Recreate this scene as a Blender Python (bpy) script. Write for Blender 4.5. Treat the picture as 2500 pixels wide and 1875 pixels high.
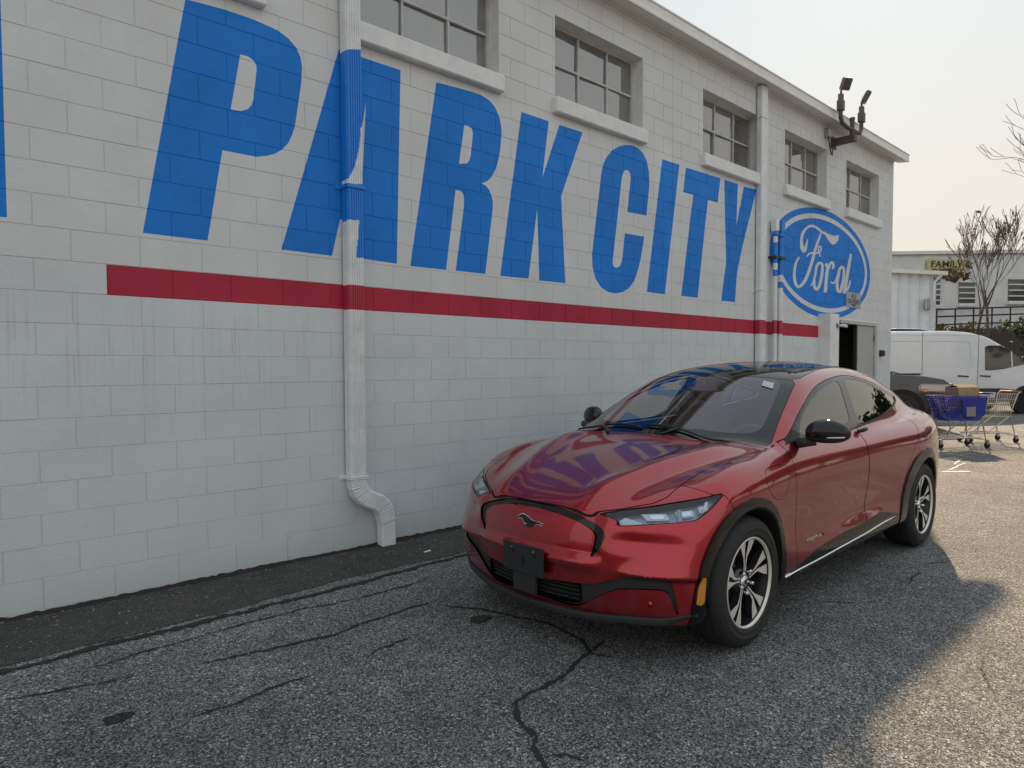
import bpy, bmesh, math, random
import numpy as np
from mathutils import Matrix, Vector, geometry
sc = bpy.context.scene
for o in list(bpy.data.objects): bpy.data.objects.remove(o)
COL = sc.collection
random.seed(7); RNG = np.random.default_rng(7)
# ---------------------------------------------------------------- camera
cd = bpy.data.cameras.new('camera'); cam = bpy.data.objects.new('camera', cd); COL.objects.link(cam); sc.camera = cam
CP = (-1.10006, -5.20508, 1.55625)
_r = (.73785646, -.67494391, -.0043083); _u = (.02893081, .025249, .99926248); _f = (.67433734, .73743692, -.03815681)
cam.matrix_world = Matrix([[_r[i], _u[i], -_f[i], CP[i]] for i in range(3)]+[[0, 0, 0, 1]])
cd.sensor_width = 36; cd.lens = 1664.4156/2500*36; cd.shift_x = .00029; cd.shift_y = .00892; cd.clip_start = .05; cd.clip_end = 2000
# ---------------------------------------------------------------- sky, sun, exposure
SUN_AZ = math.atan2(3.85, 10.1)      # direction towards the sun, from +X to +Y
SUN_EL = math.radians(28.5)
w = bpy.data.worlds.new('World'); sc.world = w; w.use_nodes = True
nt = w.node_tree; bg = nt.nodes['Background']
sky = nt.nodes.new('ShaderNodeTexSky'); sky.sky_type = 'NISHITA'; sky.sun_disc = False
sky.sun_elevation = SUN_EL; sky.sun_rotation = math.radians(90)-SUN_AZ
sky.altitude = 0; sky.air_density = 1.0; sky.dust_density = 4.5; sky.ozone_density = 1.2
hz = nt.nodes.new('ShaderNodeMix'); hz.data_type = 'RGBA'; hz.inputs[0].default_value = .993      # even summer haze over the whole sky
hz.inputs[7].default_value = (2.58, 2.80, 2.88, 1)
# the haze is cream low down and pale blue overhead, the same all round the horizon
tcw = nt.nodes.new('ShaderNodeTexCoord'); sxw = nt.nodes.new('ShaderNodeSeparateXYZ'); rmp = nt.nodes.new('ShaderNodeValToRGB')
nt.links.new(tcw.outputs['Generated'], sxw.inputs[0]); nt.links.new(sxw.outputs[2], rmp.inputs[0])
re = rmp.color_ramp.elements; re[0].position = .02; re[0].color = (.99, .885, .76, 1); re[1].position = .62; re[1].color = (.83, .94, 1., 1)
e3 = re.new(.22); e3.color = (.965, .93, .87, 1); e4 = re.new(.40); e4.color = (.875, .935, .95, 1)
scl = nt.nodes.new('ShaderNodeVectorMath'); scl.operation = 'SCALE'; scl.inputs['Scale'].default_value = 2.92
nt.links.new(rmp.outputs[0], scl.inputs[0]); nt.links.new(scl.outputs[0], hz.inputs[7])
nt.links.new(sky.outputs[0], hz.inputs[6]); nt.links.new(hz.outputs[2], bg.inputs[0]); bg.inputs[1].default_value = .13
sd = bpy.data.lights.new('sun', 'SUN'); sun = bpy.data.objects.new('sun', sd); COL.objects.link(sun)
sd.energy = 2.9; sd.angle = math.radians(.6); sd.color = (1., .76, .50)
sdir = Vector((math.cos(SUN_AZ)*math.cos(SUN_EL), math.sin(SUN_AZ)*math.cos(SUN_EL), math.sin(SUN_EL)))
sun.rotation_euler = sdir.to_track_quat('Z', 'Y').to_euler()
sun.location = (20, 10, 20)
sc.view_settings.view_transform = 'Standard'; sc.view_settings.look = 'None'; sc.view_settings.gamma = 1
sc.view_settings.use_curve_mapping = False
sc.view_settings.exposure = 1.15
sc.render.engine = 'CYCLES'
cy = sc.cycles; cy.use_denoising = True; cy.max_bounces = 10; cy.glossy_bounces = 5; cy.transparent_max_bounces = 12; cy.transmission_bounces = 6
cy.caustics_reflective = False; cy.caustics_refractive = False; cy.sample_clamp_indirect = 6
try: cy.denoiser = 'OPENIMAGEDENOISE'; cy.denoising_input_passes = 'RGB_ALBEDO_NORMAL'
except Exception: pass
# ---------------------------------------------------------------- helpers
def tag(o, label=None, cat=None, group=None, kind=None):
    if label: o['label'] = label
    if cat: o['category'] = cat
    if group: o['group'] = group
    if kind: o['kind'] = kind
    return o
def empty(name, loc=(0, 0, 0), rz=0, label=None, cat=None, group=None):
    o = bpy.data.objects.new(name, None); COL.objects.link(o); o.location = loc; o.rotation_euler = (0, 0, rz)
    o.empty_display_size = .1
    return tag(o, label, cat, group)
def link(name, me, parent=None):
    o = bpy.data.objects.new(name, me); COL.objects.link(o)
    if parent is not None: o.parent = parent
    return o
def mesh(name, V, Fc, mats, parent=None, smooth=False, mi=None, N=None):
    me = bpy.data.meshes.new(name)
    if isinstance(V, np.ndarray): V = V.tolist()
    if isinstance(Fc, np.ndarray): Fc = Fc.tolist()
    me.from_pydata(V, [], Fc)
    for m in (mats if isinstance(mats, (list, tuple)) else [mats]): me.materials.append(m)
    if mi is not None: me.polygons.foreach_set('material_index', list(mi))
    if smooth: me.polygons.foreach_set('use_smooth', [True]*len(me.polygons))
    if N is not None: me.normals_split_custom_set_from_vertices(N.tolist())
    me.update()
    return link(name, me, parent)
class MB:
    """collects shapes into one mesh"""
    def __init__(s): s.V = []; s.F = []; s.mi = []
    def add(s, V, Fc, m=0):
        b = len(s.V); s.V += [tuple(v) for v in V]; s.F += [tuple(b+i for i in f) for f in Fc]; s.mi += [m]*len(Fc); return s
    def box(s, x0, x1, y0, y1, z0, z1, m=0, bev=0, M=None):
        if bev:
            V = []; b = bev
            for (z, i) in ((z0, b), (z0+b, 0), (z1-b, 0), (z1, b)):
                for (x, y) in ((x0+i+(b if not i else 0)*0, y0+i), (x1-i, y0+i), (x1-i, y1-i), (x0+i, y1-i)): V.append((x, y, z))
            # chamfer vertical edges too
            V = []
            for (z, i) in ((z0, b), (z0+b, 0), (z1-b, 0), (z1, b)):
                for (x, y) in ((x0+b+0, y0+i), (x1-b, y0+i), (x1-i, y0+b), (x1-i, y1-b), (x1-b, y1-i), (x0+b, y1-i), (x0+i, y1-b), (x0+i, y0+b)): V.append((x, y, z))
            Fc = [tuple(range(7, -1, -1)), tuple(range(24, 32))]
            for k in range(3):
                for j in range(8): Fc.append((k*8+j, k*8+(j+1) % 8, k*8+8+(j+1) % 8, k*8+8+j))
        else:
            V = [(x, y, z) for z in (z0, z1) for (x, y) in ((x0, y0), (x1, y0), (x1, y1), (x0, y1))]
            Fc = [(3, 2, 1, 0), (4, 5, 6, 7), (0, 1, 5, 4), (1, 2, 6, 5), (2, 3, 7, 6), (3, 0, 4, 7)]
        if M is not None: V = [tuple(M @ Vector(v)) for v in V]
        return s.add(V, Fc, m)
    def tube(s, pts, r, n=10, m=0, cap=True, closed=False):
        pts = [Vector(p) for p in pts]; k = len(pts)
        rr = r if isinstance(r, (list, tuple)) else [r]*k
        V = []; prev = None
        for i, p in enumerate(pts):
            if closed: d = pts[(i+1) % k]-pts[i-1]
            else: d = (pts[min(i+1, k-1)]-pts[max(i-1, 0)])
            d.normalize()
            if prev is None:
                a = d.orthogonal().normalized()
            else:
                a = prev-d*prev.dot(d)
                a = a.normalized() if a.length > 1e-6 else d.orthogonal().normalized()
            prev = a; b = d.cross(a)
            for j in range(n):
                t = 2*math.pi*j/n; V.append(p+(a*math.cos(t)+b*math.sin(t))*rr[i])
        Fc = []
        for i in range(k if closed else k-1):
            for j in range(n):
                A = i*n+j; B = i*n+(j+1) % n; C2 = ((i+1) % k)*n
                Fc.append((A, B, C2+(j+1) % n, C2+j))
        if cap and not closed: Fc += [tuple(range(n-1, -1, -1)), tuple((k-1)*n+j for j in range(n))]
        return s.add(V, Fc, m)
    def lathe(s, prof, n=24, axis='z', c=(0, 0, 0), m=0, ang=2*math.pi):
        V = []; full = abs(ang-2*math.pi) < 1e-6; nn = n if full else n+1
        for i in range(nn):
            t = ang*i/n
            for (r, h) in prof:
                a, b = r*math.cos(t), r*math.sin(t)
                V.append({'z': (c[0]+a, c[1]+b, c[2]+h), 'y': (c[0]+a, c[1]+h, c[2]+b), 'x': (c[0]+h, c[1]+a, c[2]+b)}[axis])
        k = len(prof); Fc = []
        for i in range(n):
            for j in range(k-1):
                A = i*k+j; B = ((i+1) % nn)*k+j
                q = (A, B, B+1, A+1); Fc.append(q if axis == 'z' or axis == 'x' else q[::-1])
        return s.add(V, Fc, m)
    def prism(s, poly, d0, d1, fn, m=0):
        """polygon (u,v) extruded from depth d0 to d1; fn(u,v,d)->xyz"""
        n = len(poly); V = [fn(u, v, d0) for u, v in poly]+[fn(u, v, d1) for u, v in poly]
        tri = tess(poly)
        Fc = [t for t in tri]+[tuple(i+n for i in t[::-1]) for t in tri]
        Fc += [(i, i+n, (i+1) % n+n, (i+1) % n) for i in range(n)]
        return s.add(V, Fc, m)
    def build(s, name, mats, parent=None, smooth=False):
        o = mesh(name, s.V, s.F, mats, parent, smooth, s.mi)
        return o
def tess(poly):
    return [tuple(t) for t in geometry.tessellate_polygon([[Vector((u, v, 0)) for u, v in poly]])]
def autosmooth(o, deg=35):
    me = o.data
    me.polygons.foreach_set('use_smooth', [True]*len(me.polygons))
    bm = bmesh.new(); bm.from_mesh(me); bmesh.ops.recalc_face_normals(bm, faces=bm.faces)
    c = math.radians(deg)
    for e in bm.edges:
        if len(e.link_faces) != 2 or e.calc_face_angle(0) > c: e.smooth = False
    bm.to_mesh(me); bm.free(); return o
def copy_tree(o, parent=None):
    c = o.copy(); COL.objects.link(c); c.parent = parent
    for ch in list(o.children): copy_tree(ch, c)
    return c
# ---------------------------------------------------------------- materials
MAT = {}
def nodes(name):
    m = bpy.data.materials.new(name); m.use_nodes = True
    t = m.node_tree; return m, t, t.nodes['Principled BSDF'], t.nodes['Material Output']
def N(t, typ, **k):
    n = t.nodes.new(typ)
    for a, b in k.items():
        if hasattr(n, a): setattr(n, a, b)
        else: n.inputs[a].default_value = b
    return n
def simple(name, col, rough=.5, metal=0., coat=0., spec=.5, noise=0., nscale=8., bumpv=0., bscale=60., emit=None):
    m, t, b, out = nodes(name)
    b.inputs['Base Color'].default_value = (*col, 1); b.inputs['Roughness'].default_value = rough; b.inputs['Metallic'].default_value = metal
    b.inputs['Coat Weight'].default_value = coat; b.inputs['Coat Roughness'].default_value = .04; b.inputs['Specular IOR Level'].default_value = spec
    tc = N(t, 'ShaderNodeTexCoord')
    if noise:
        n1 = N(t, 'ShaderNodeTexNoise', Scale=nscale, Detail=6., Roughness=.65); t.links.new(tc.outputs['Object'], n1.inputs['Vector'])
        mx = N(t, 'ShaderNodeMix'); mx.data_type = 'RGBA'; mx.blend_type = 'MULTIPLY'; mx.inputs[0].default_value = 1
        mr = N(t, 'ShaderNodeMapRange'); mr.inputs['From Min'].default_value = .3; mr.inputs['From Max'].default_value = .7
        mr.inputs['To Min'].default_value = 1-noise; mr.inputs['To Max'].default_value = 1+noise*.5
        t.links.new(n1.outputs['Fac'], mr.inputs['Value'])
        mx.inputs[6].default_value = (*col, 1); t.links.new(mr.outputs[0], mx.inputs[7]); t.links.new(mx.outputs[2], b.inputs['Base Color'])
        mr2 = N(t, 'ShaderNodeMapRange'); mr2.inputs['To Min'].default_value = max(rough-.12, .02); mr2.inputs['To Max'].default_value = min(rough+.12, 1)
        t.links.new(n1.outputs['Fac'], mr2.inputs['Value']); t.links.new(mr2.outputs[0], b.inputs['Roughness'])
    if bumpv:
        n2 = N(t, 'ShaderNodeTexNoise', Scale=bscale, Detail=5.); t.links.new(tc.outputs['Object'], n2.inputs['Vector'])
        bp = N(t, 'ShaderNodeBump', Strength=1., Distance=bumpv); t.links.new(n2.outputs['Fac'], bp.inputs['Height']); t.links.new(bp.outputs[0], b.inputs['Normal'])
    if emit: b.inputs['Emission Color'].default_value = (*emit, 1); b.inputs['Emission Strength'].default_value = 1
    MAT[name] = m; return m
def glass(name, tint, refl=1.5, rough=.0, coat=(1, 1, 1), dust=0., dustcol=(.45, .41, .37)):
    """thin pane: tinted see-through mixed with a mirror by Fresnel"""
    m, t, b, out = nodes(name); t.nodes.remove(b)
    tr = N(t, 'ShaderNodeBsdfTransparent'); tr.inputs[0].default_value = (*tint, 1)
    gl = N(t, 'ShaderNodeBsdfGlossy'); gl.inputs['Roughness'].default_value = rough; gl.inputs[0].default_value = (*coat, 1)
    fr = N(t, 'ShaderNodeFresnel')
    ge = N(t, 'ShaderNodeNewGeometry'); mi = N(t, 'ShaderNodeMapRange'); mi.inputs['To Min'].default_value = refl; mi.inputs['To Max'].default_value = 1/refl
    t.links.new(ge.outputs['Backfacing'], mi.inputs['Value']); t.links.new(mi.outputs[0], fr.inputs[0])
    mx = N(t, 'ShaderNodeMixShader'); t.links.new(fr.outputs[0], mx.inputs[0]); t.links.new(tr.outputs[0], mx.inputs[1]); t.links.new(gl.outputs[0], mx.inputs[2])
    last = mx
    if dust:      # grime lying on the pane
        tc = N(t, 'ShaderNodeTexCoord'); nz = N(t, 'ShaderNodeTexNoise', Scale=3.5, Detail=6., Roughness=.65); t.links.new(tc.outputs['Object'], nz.inputs['Vector'])
        mr = N(t, 'ShaderNodeMapRange'); mr.inputs['From Min'].default_value = .3; mr.inputs['From Max'].default_value = .7; mr.inputs['To Min'].default_value = dust*.6; mr.inputs['To Max'].default_value = dust*1.35; t.links.new(nz.outputs['Fac'], mr.inputs['Value'])
        df = N(t, 'ShaderNodeBsdfDiffuse'); df.inputs[0].default_value = (*dustcol, 1); last = N(t, 'ShaderNodeMixShader')
        t.links.new(mr.outputs[0], last.inputs[0]); t.links.new(mx.outputs[0], last.inputs[1]); t.links.new(df.outputs[0], last.inputs[2])
    t.links.new(last.outputs[0], out.inputs[0]); MAT[name] = m; return m
# ---------------------------------------------------------------- paints
def wall_paint(name, col, stain=0., rough=.62, gloss=.35, fade=.10):
    m, t, b, out = nodes(name); MAT[name] = m
    tc = N(t, 'ShaderNodeTexCoord'); L = t.links
    n1 = N(t, 'ShaderNodeTexNoise', Scale=1.3, Detail=7., Roughness=.6); L.new(tc.outputs['Object'], n1.inputs['Vector'])
    mr = N(t, 'ShaderNodeMapRange'); mr.inputs['From Min'].default_value = .3; mr.inputs['From Max'].default_value = .7; mr.inputs['To Min'].default_value = 1-fade; mr.inputs['To Max'].default_value = 1+fade*.4
    L.new(n1.outputs['Fac'], mr.inputs['Value'])
    mx = N(t, 'ShaderNodeMix'); mx.data_type = 'RGBA'; mx.blend_type = 'MULTIPLY'; mx.inputs[0].default_value = 1; mx.inputs[6].default_value = (*col, 1)
    L.new(mr.outputs[0], mx.inputs[7]); cur = mx.outputs[2]
    if stain:
        # rain streaks: noise stretched along z, fading with height below the stripe
        mp = N(t, 'ShaderNodeMapping'); mp.inputs['Scale'].default_value = (14, 1, .35); L.new(tc.outputs['Object'], mp.inputs['Vector'])
        n2 = N(t, 'ShaderNodeTexNoise', Scale=2.2, Detail=3., Roughness=.7); L.new(mp.outputs[0], n2.inputs['Vector'])
        r2 = N(t, 'ShaderNodeMapRange'); r2.inputs['From Min'].default_value = .54; r2.inputs['From Max'].default_value = .70; L.new(n2.outputs['Fac'], r2.inputs['Value'])
        sx = N(t, 'ShaderNodeSeparateXYZ'); L.new(tc.outputs['Object'], sx.inputs[0])
        r3 = N(t, 'ShaderNodeMapRange'); r3.inputs['From Min'].default_value = .9; r3.inputs['From Max'].default_value = 2.0; L.new(sx.outputs[2], r3.inputs['Value'])
        r4 = N(t, 'ShaderNodeMapRange'); r4.inputs['From Min'].default_value = 2.6; r4.inputs['From Max'].default_value = 1.0; L.new(sx.outputs[0], r4.inputs['Value'])
        r8 = N(t, 'ShaderNodeMapRange'); r8.inputs['From Min'].default_value = 2.12; r8.inputs['From Max'].default_value = 1.80; L.new(sx.outputs[2], r8.inputs['Value'])
        m0 = N(t, 'ShaderNodeMath', operation='MULTIPLY'); L.new(r8.outputs[0], m0.inputs[0]); L.new(r3.outputs[0], m0.inputs[1])
        m1 = N(t, 'ShaderNodeMath', operation='MULTIPLY'); L.new(r2.outputs[0], m1.inputs[0]); L.new(m0.outputs[0], m1.inputs[1])
        m2 = N(t, 'ShaderNodeMath', operation='MULTIPLY'); L.new(m1.outputs[0], m2.inputs[0]); L.new(r4.outputs[0], m2.inputs[1])
        # scuffs
        n3 = N(t, 'ShaderNodeTexNoise', Scale=2.6, Detail=8., Roughness=.75); L.new(tc.outputs['Object'], n3.inputs['Vector'])
        r5 = N(t, 'ShaderNodeMapRange'); r5.inputs['From Min'].default_value = .585; r5.inputs['From Max'].default_value = .78; L.new(n3.outputs['Fac'], r5.inputs['Value'])
        r6 = N(t, 'ShaderNodeMapRange'); r6.inputs['From Min'].default_value = 1.3; r6.inputs['From Max'].default_value = .2; L.new(sx.outputs[2], r6.inputs['Value'])
        m3 = N(t, 'ShaderNodeMath', operation='MULTIPLY'); L.new(r5.outputs[0], m3.inputs[0]); L.new(r6.outputs[0], m3.inputs[1])
        # splashed dirt low on the wall
        r7 = N(t, 'ShaderNodeMapRange'); r7.inputs['From Min'].default_value = .22; r7.inputs['From Max'].default_value = .0; L.new(sx.outputs[2], r7.inputs['Value'])
        m5 = N(t, 'ShaderNodeMath', operation='MULTIPLY'); L.new(r7.outputs[0], m5.inputs[0]); L.new(n1.outputs['Fac'], m5.inputs[1])
        m4 = N(t, 'ShaderNodeMath', operation='MAXIMUM'); L.new(m2.outputs[0], m4.inputs[0]); L.new(m3.outputs[0], m4.inputs[1])
        m6 = N(t, 'ShaderNodeMath', operation='MAXIMUM'); L.new(m4.outputs[0], m6.inputs[0]); L.new(m5.outputs[0], m6.inputs[1])
        m7 = N(t, 'ShaderNodeMath', operation='MULTIPLY'); L.new(m6.outputs[0], m7.inputs[0]); m7.inputs[1].default_value = stain
        mz = N(t, 'ShaderNodeMix'); mz.data_type = 'RGBA'; L.new(m7.outputs[0], mz.inputs[0]); L.new(cur, mz.inputs[6]); mz.inputs[7].default_value = (.34, .34, .33, 1); cur = mz.outputs[2]
    L.new(cur, b.inputs['Base Color']); b.inputs['Roughness'].default_value = rough; b.inputs['Specular IOR Level'].default_value = gloss
    n4 = N(t, 'ShaderNodeTexNoise', Scale=95., Detail=4., Roughness=.6); L.new(tc.outputs['Object'], n4.inputs['Vector'])
    v4 = N(t, 'ShaderNodeTexVoronoi', Scale=42.); L.new(tc.outputs['Object'], v4.inputs['Vector'])
    rp = N(t, 'ShaderNodeMapRange'); rp.inputs['From Min'].default_value = .0; rp.inputs['From Max'].default_value = .16; rp.inputs['To Min'].default_value = -.9; rp.inputs['To Max'].default_value = 0
    L.new(v4.outputs['Distance'], rp.inputs['Value'])
    ad = N(t, 'ShaderNodeMath', operation='ADD'); L.new(n4.outputs['Fac'], ad.inputs[0]); L.new(rp.outputs[0], ad.inputs[1])
    bp = N(t, 'ShaderNodeBump', Strength=.8, Distance=.0028); L.new(ad.outputs[0], bp.inputs['Height']); L.new(bp.outputs[0], b.inputs['Normal'])
    return m
wall_paint('wall_grey', (.640, .672, .692), .5); wall_paint('wall_white', (.668, .683, .690), .15); wall_paint('wall_blue', (.012, .21, .72), 0., .6, .25, .2)
wall_paint('wall_red', (.44, .028, .062), 0., .6, .25, .25); wall_paint('wall_upper', (.660, .664, .664), .15)
simple('trim_white', (.78, .79, .79), .5, noise=.12, nscale=5, bumpv=.0006, bscale=120)
simple('sill_paint', (.76, .765, .76), .6, noise=.12, nscale=6, bumpv=.002, bscale=70)
simple('pipe_blue', (.012, .21, .72), .42, noise=.1); simple('pipe_red', (.44, .028, .062), .42, noise=.1); simple('pipe_white', (.74, .76, .77), .42, noise=.14, nscale=7)
simple('eave_metal', (.76, .735, .71), .45, noise=.1, nscale=3)
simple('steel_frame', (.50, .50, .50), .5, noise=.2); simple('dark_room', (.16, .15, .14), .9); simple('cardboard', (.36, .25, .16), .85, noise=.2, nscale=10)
simple('curtain', (.36, .33, .30), .9, noise=.15); simple('rust_steel', (.10, .075, .07), .6, noise=.35, nscale=20); simple('galvanised', (.42, .41, .41), .4, metal=.7, noise=.2)
simple('door_grey', (.43, .43, .42), .5, noise=.1); simple('dark_metal', (.03, .03, .032), .5, noise=.2); simple('lamp_glass', (.55, .5, .4), .15, metal=.3)
simple('sign_grey', (.36, .40, .44), .5, noise=.12); simple('sign_ink', (.03, .03, .04), .6); simple('mulch_brown', (.09, .055, .04), .9, noise=.3)
glass('pane_glass', (.72, .72, .70), 3.2, dust=.22, dustcol=(.55, .50, .46))

Z0 = 2.05; BU = .4064; BC = .2032; WX0, WX1 = -6.0, 14.43; WTOP = 5.80
_R = np.array(_r); _U = np.array(_u); _Fw = np.array(_f); _C = np.array(CP); FPX = 1664.4156
def ray(px, py): return _R*(px-1249.271)/FPX+_U*(959.806-py)/FPX+_Fw
def at_y(px, py, Y=0.):
    d = ray(px, py); t = (Y-_C[1])/d[1]; p = _C+t*d; return (p[0], p[2])
def at_z(px, py, Z=0.):
    d = ray(px, py); t = (Z-_C[2])/d[2]; p = _C+t*d; return (p[0], p[1])
def at_d(px, py, D):
    return Vector(_C+ray(px, py)*D)
def zoomer(s, ox, oy): return lambda L: [at_y(ox+x/s, oy+y/s) for x, y in L]
q1 = zoomer(2.212, 0, 0); q2 = zoomer(2.212, 800, 0); q6 = zoomer(3.95, 1840, 480)
LETTERS = [
 q1([(-420,-260),(-2,-150),(37,1175),(-420,1120)]),
 q1([(1000,-4),(1100,22),(1220,55),(1370,107),(1500,165),(1560,212),(1602,262),(1622,310),(1631,360),(1627,440),(1612,545),(1592,680),(1577,728),(1555,775),(1522,810),(1480,832),(1440,842),(1385,848),(1200,812),(1120,1300),(770,1258)]),
 q1([(1828,268),(2162,380),(2142,1425),(1922,1392),(1932,1190),(1835,1185),(1792,1382),(1518,1348)]),
 q2([(585,445),(720,480),(780,497),(830,515),(872,543),(903,580),(925,630),(936,680),(938,730),(932,800),(922,860),(908,910),(885,955),(862,978),(832,990),(855,1005),(872,1028),(885,1060),(891,1090),(891,1125),(850,1480),(690,1462),(735,1110),(737,1080),(730,1045),(718,1032),(690,1025),(638,1458),(445,1437)]),
 q2([(1045,605),(1193,655),(1158,960),(1250,675),(1375,715),(1260,1060),(1282,1530),(1142,1515),(1130,1130),(1083,1505),(930,1490)]),
 q2([(1477,930),(1487,885),(1505,848),(1535,812),(1570,792),(1605,783),(1640,785),(1675,800),(1702,828),(1722,870),(1734,930),(1736,1000),(1720,1165),(1617,1145),(1635,960),(1632,935),(1622,922),(1608,918),(1597,928),(1588,955),(1540,1390),(1538,1420),(1544,1440),(1557,1447),(1573,1440),(1583,1425),(1590,1395),(1603,1260),(1708,1278),(1692,1385),(1676,1455),(1655,1515),(1625,1558),(1590,1578),(1555,1585),(1515,1578),(1475,1552),(1445,1505),(1428,1440),(1426,1370)]),
 q2([(1805,860),(1898,890),(1820,1590),(1722,1577)]),
 q2([(1933,905),(2120,962),(2105,1095),(2052,1080),(1997,1608),(1908,1598),(1972,1052),(1918,1038)]),
 [at_y(*p) for p in ((1767.5,438.6),(1800.8,449.5),(1797.2,550.7),(1815.3,455.6),(1846,463.2),(1812.6,600),(1799,665),(1793.7,737.8),(1760.3,734.3),(1772,640),(1770,563))]]
COUNTERS = [q1([(1297,294),(1340,307),(1368,328),(1382,352),(1385,375),(1368,535),(1357,568),(1338,590),(1300,600),(1245,592)]),
 q1([(1975,555),(1966,740),(1958,905),(1950,995),(1866,995),(1905,900),(1935,800)]),
 q2([(737,675),(762,682),(776,695),(783,720),(772,835),(765,866),(750,883),(708,885)])]
def ell(c, a, b, n=72, rot=0): return [(c[0]+a*math.cos(t)*math.cos(rot)-b*math.sin(t)*math.sin(rot), c[1]+a*math.cos(t)*math.sin(rot)+b*math.sin(t)*math.cos(rot)) for t in np.linspace(0, 2*math.pi, n+1)[:-1]]
OVC = (11.19, 3.345)
def stroke(pts, ws, z=q6):
    """centre line in the photo's enlargement, widths in its pixels -> polygon on the wall"""
    P = np.array(pts, float); w = np.interp(np.linspace(0, 1, len(P)), np.linspace(0, 1, len(ws)), ws)
    # resample smoothly
    t = np.linspace(0, len(P)-1, (len(P)-1)*4+1); i = np.clip(t.astype(int), 0, len(P)-2); f = (t-i)[:, None]
    p0 = P[np.clip(i-1, 0, None)]; p1 = P[i]; p2 = P[i+1]; p3 = P[np.clip(i+2, None, len(P)-1)]
    S = .5*((2*p1)+(-p0+p2)*f+(2*p0-5*p1+4*p2-p3)*f**2+(-p0+3*p1-3*p2+p3)*f**3); W = np.interp(t, np.arange(len(P)), w)
    d = np.gradient(S, axis=0); d /= np.linalg.norm(d, axis=1)[:, None]; nn = np.stack([-d[:, 1], d[:, 0]], 1)
    return z([tuple(q) for q in (S+nn*W[:, None]/2)]+[tuple(q) for q in (S-nn*W[:, None]/2)[::-1]])
SCRIPT = [stroke([(520,408),(508,455),(488,525),(468,500),(460,440),(466,375),(490,325),(530,290),(575,285),(620,312),(660,345),(710,370),(765,382)], [10,18,34,34,28,26,24,22,22,20,18,16,14]),
 q6([(668,330),(720,360),(770,378),(822,374),(815,420),(790,452),(765,465),(740,450),(715,415),(690,375)]),
 stroke([(650,345),(635,390),(612,450),(590,520),(572,590),(548,670),(522,745),(495,805),(462,850),(432,870),(408,850),(393,800),(390,730),(400,660),(420,612),(440,582)], [14,20,24,26,28,28,28,28,28,28,28,28,26,24,22,16]),
 stroke([(512,580),(530,552),(565,545),(605,545),(640,530),(650,500),(640,478),(625,490),(625,525),(635,560),(645,580)], [12,16,18,16,14,12,12,12,12,12,10]),
 stroke([(548,860),(570,830),(590,770),(600,700),(612,660),(632,640),(655,650),(662,690),(655,760),(640,830),(622,880),(600,895),(585,865),(582,810),(588,760)], [10,14,18,24,26,22,24,26,28,28,26,26,26,24,18]),
 stroke([(690,668),(700,650),(710,690),(702,760),(695,840),(688,925)], [12,20,28,30,30,32]), stroke([(705,760),(722,690),(742,640),(760,640),(768,670),(758,700)], [16,22,24,26,24,16]),
 stroke([(742,820),(760,835),(785,820),(810,760),(825,705),(845,680),(868,690)], [12,16,18,22,26,26,22]), stroke([(868,690),(868,760),(856,840),(838,905),(818,915),(804,880),(804,820),(815,760),(826,715)], [22,26,28,30,28,28,28,26,20]),
 stroke([(937,552),(918,660),(898,770),(884,860),(872,935)], [22,28,30,32,30]), stroke([(880,905),(900,900),(918,860),(930,808)], [14,20,18,10])]
WIN = [(-.48, 1.08), (1.90, 3.50), (4.31, 5.865), (7.22, 8.79), (9.61, 11.185), (12.03, 13.625)]
WZ0, WZ1 = 4.455, 5.345
DOOR = (11.43, 13.60, 0., 2.40)
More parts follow.
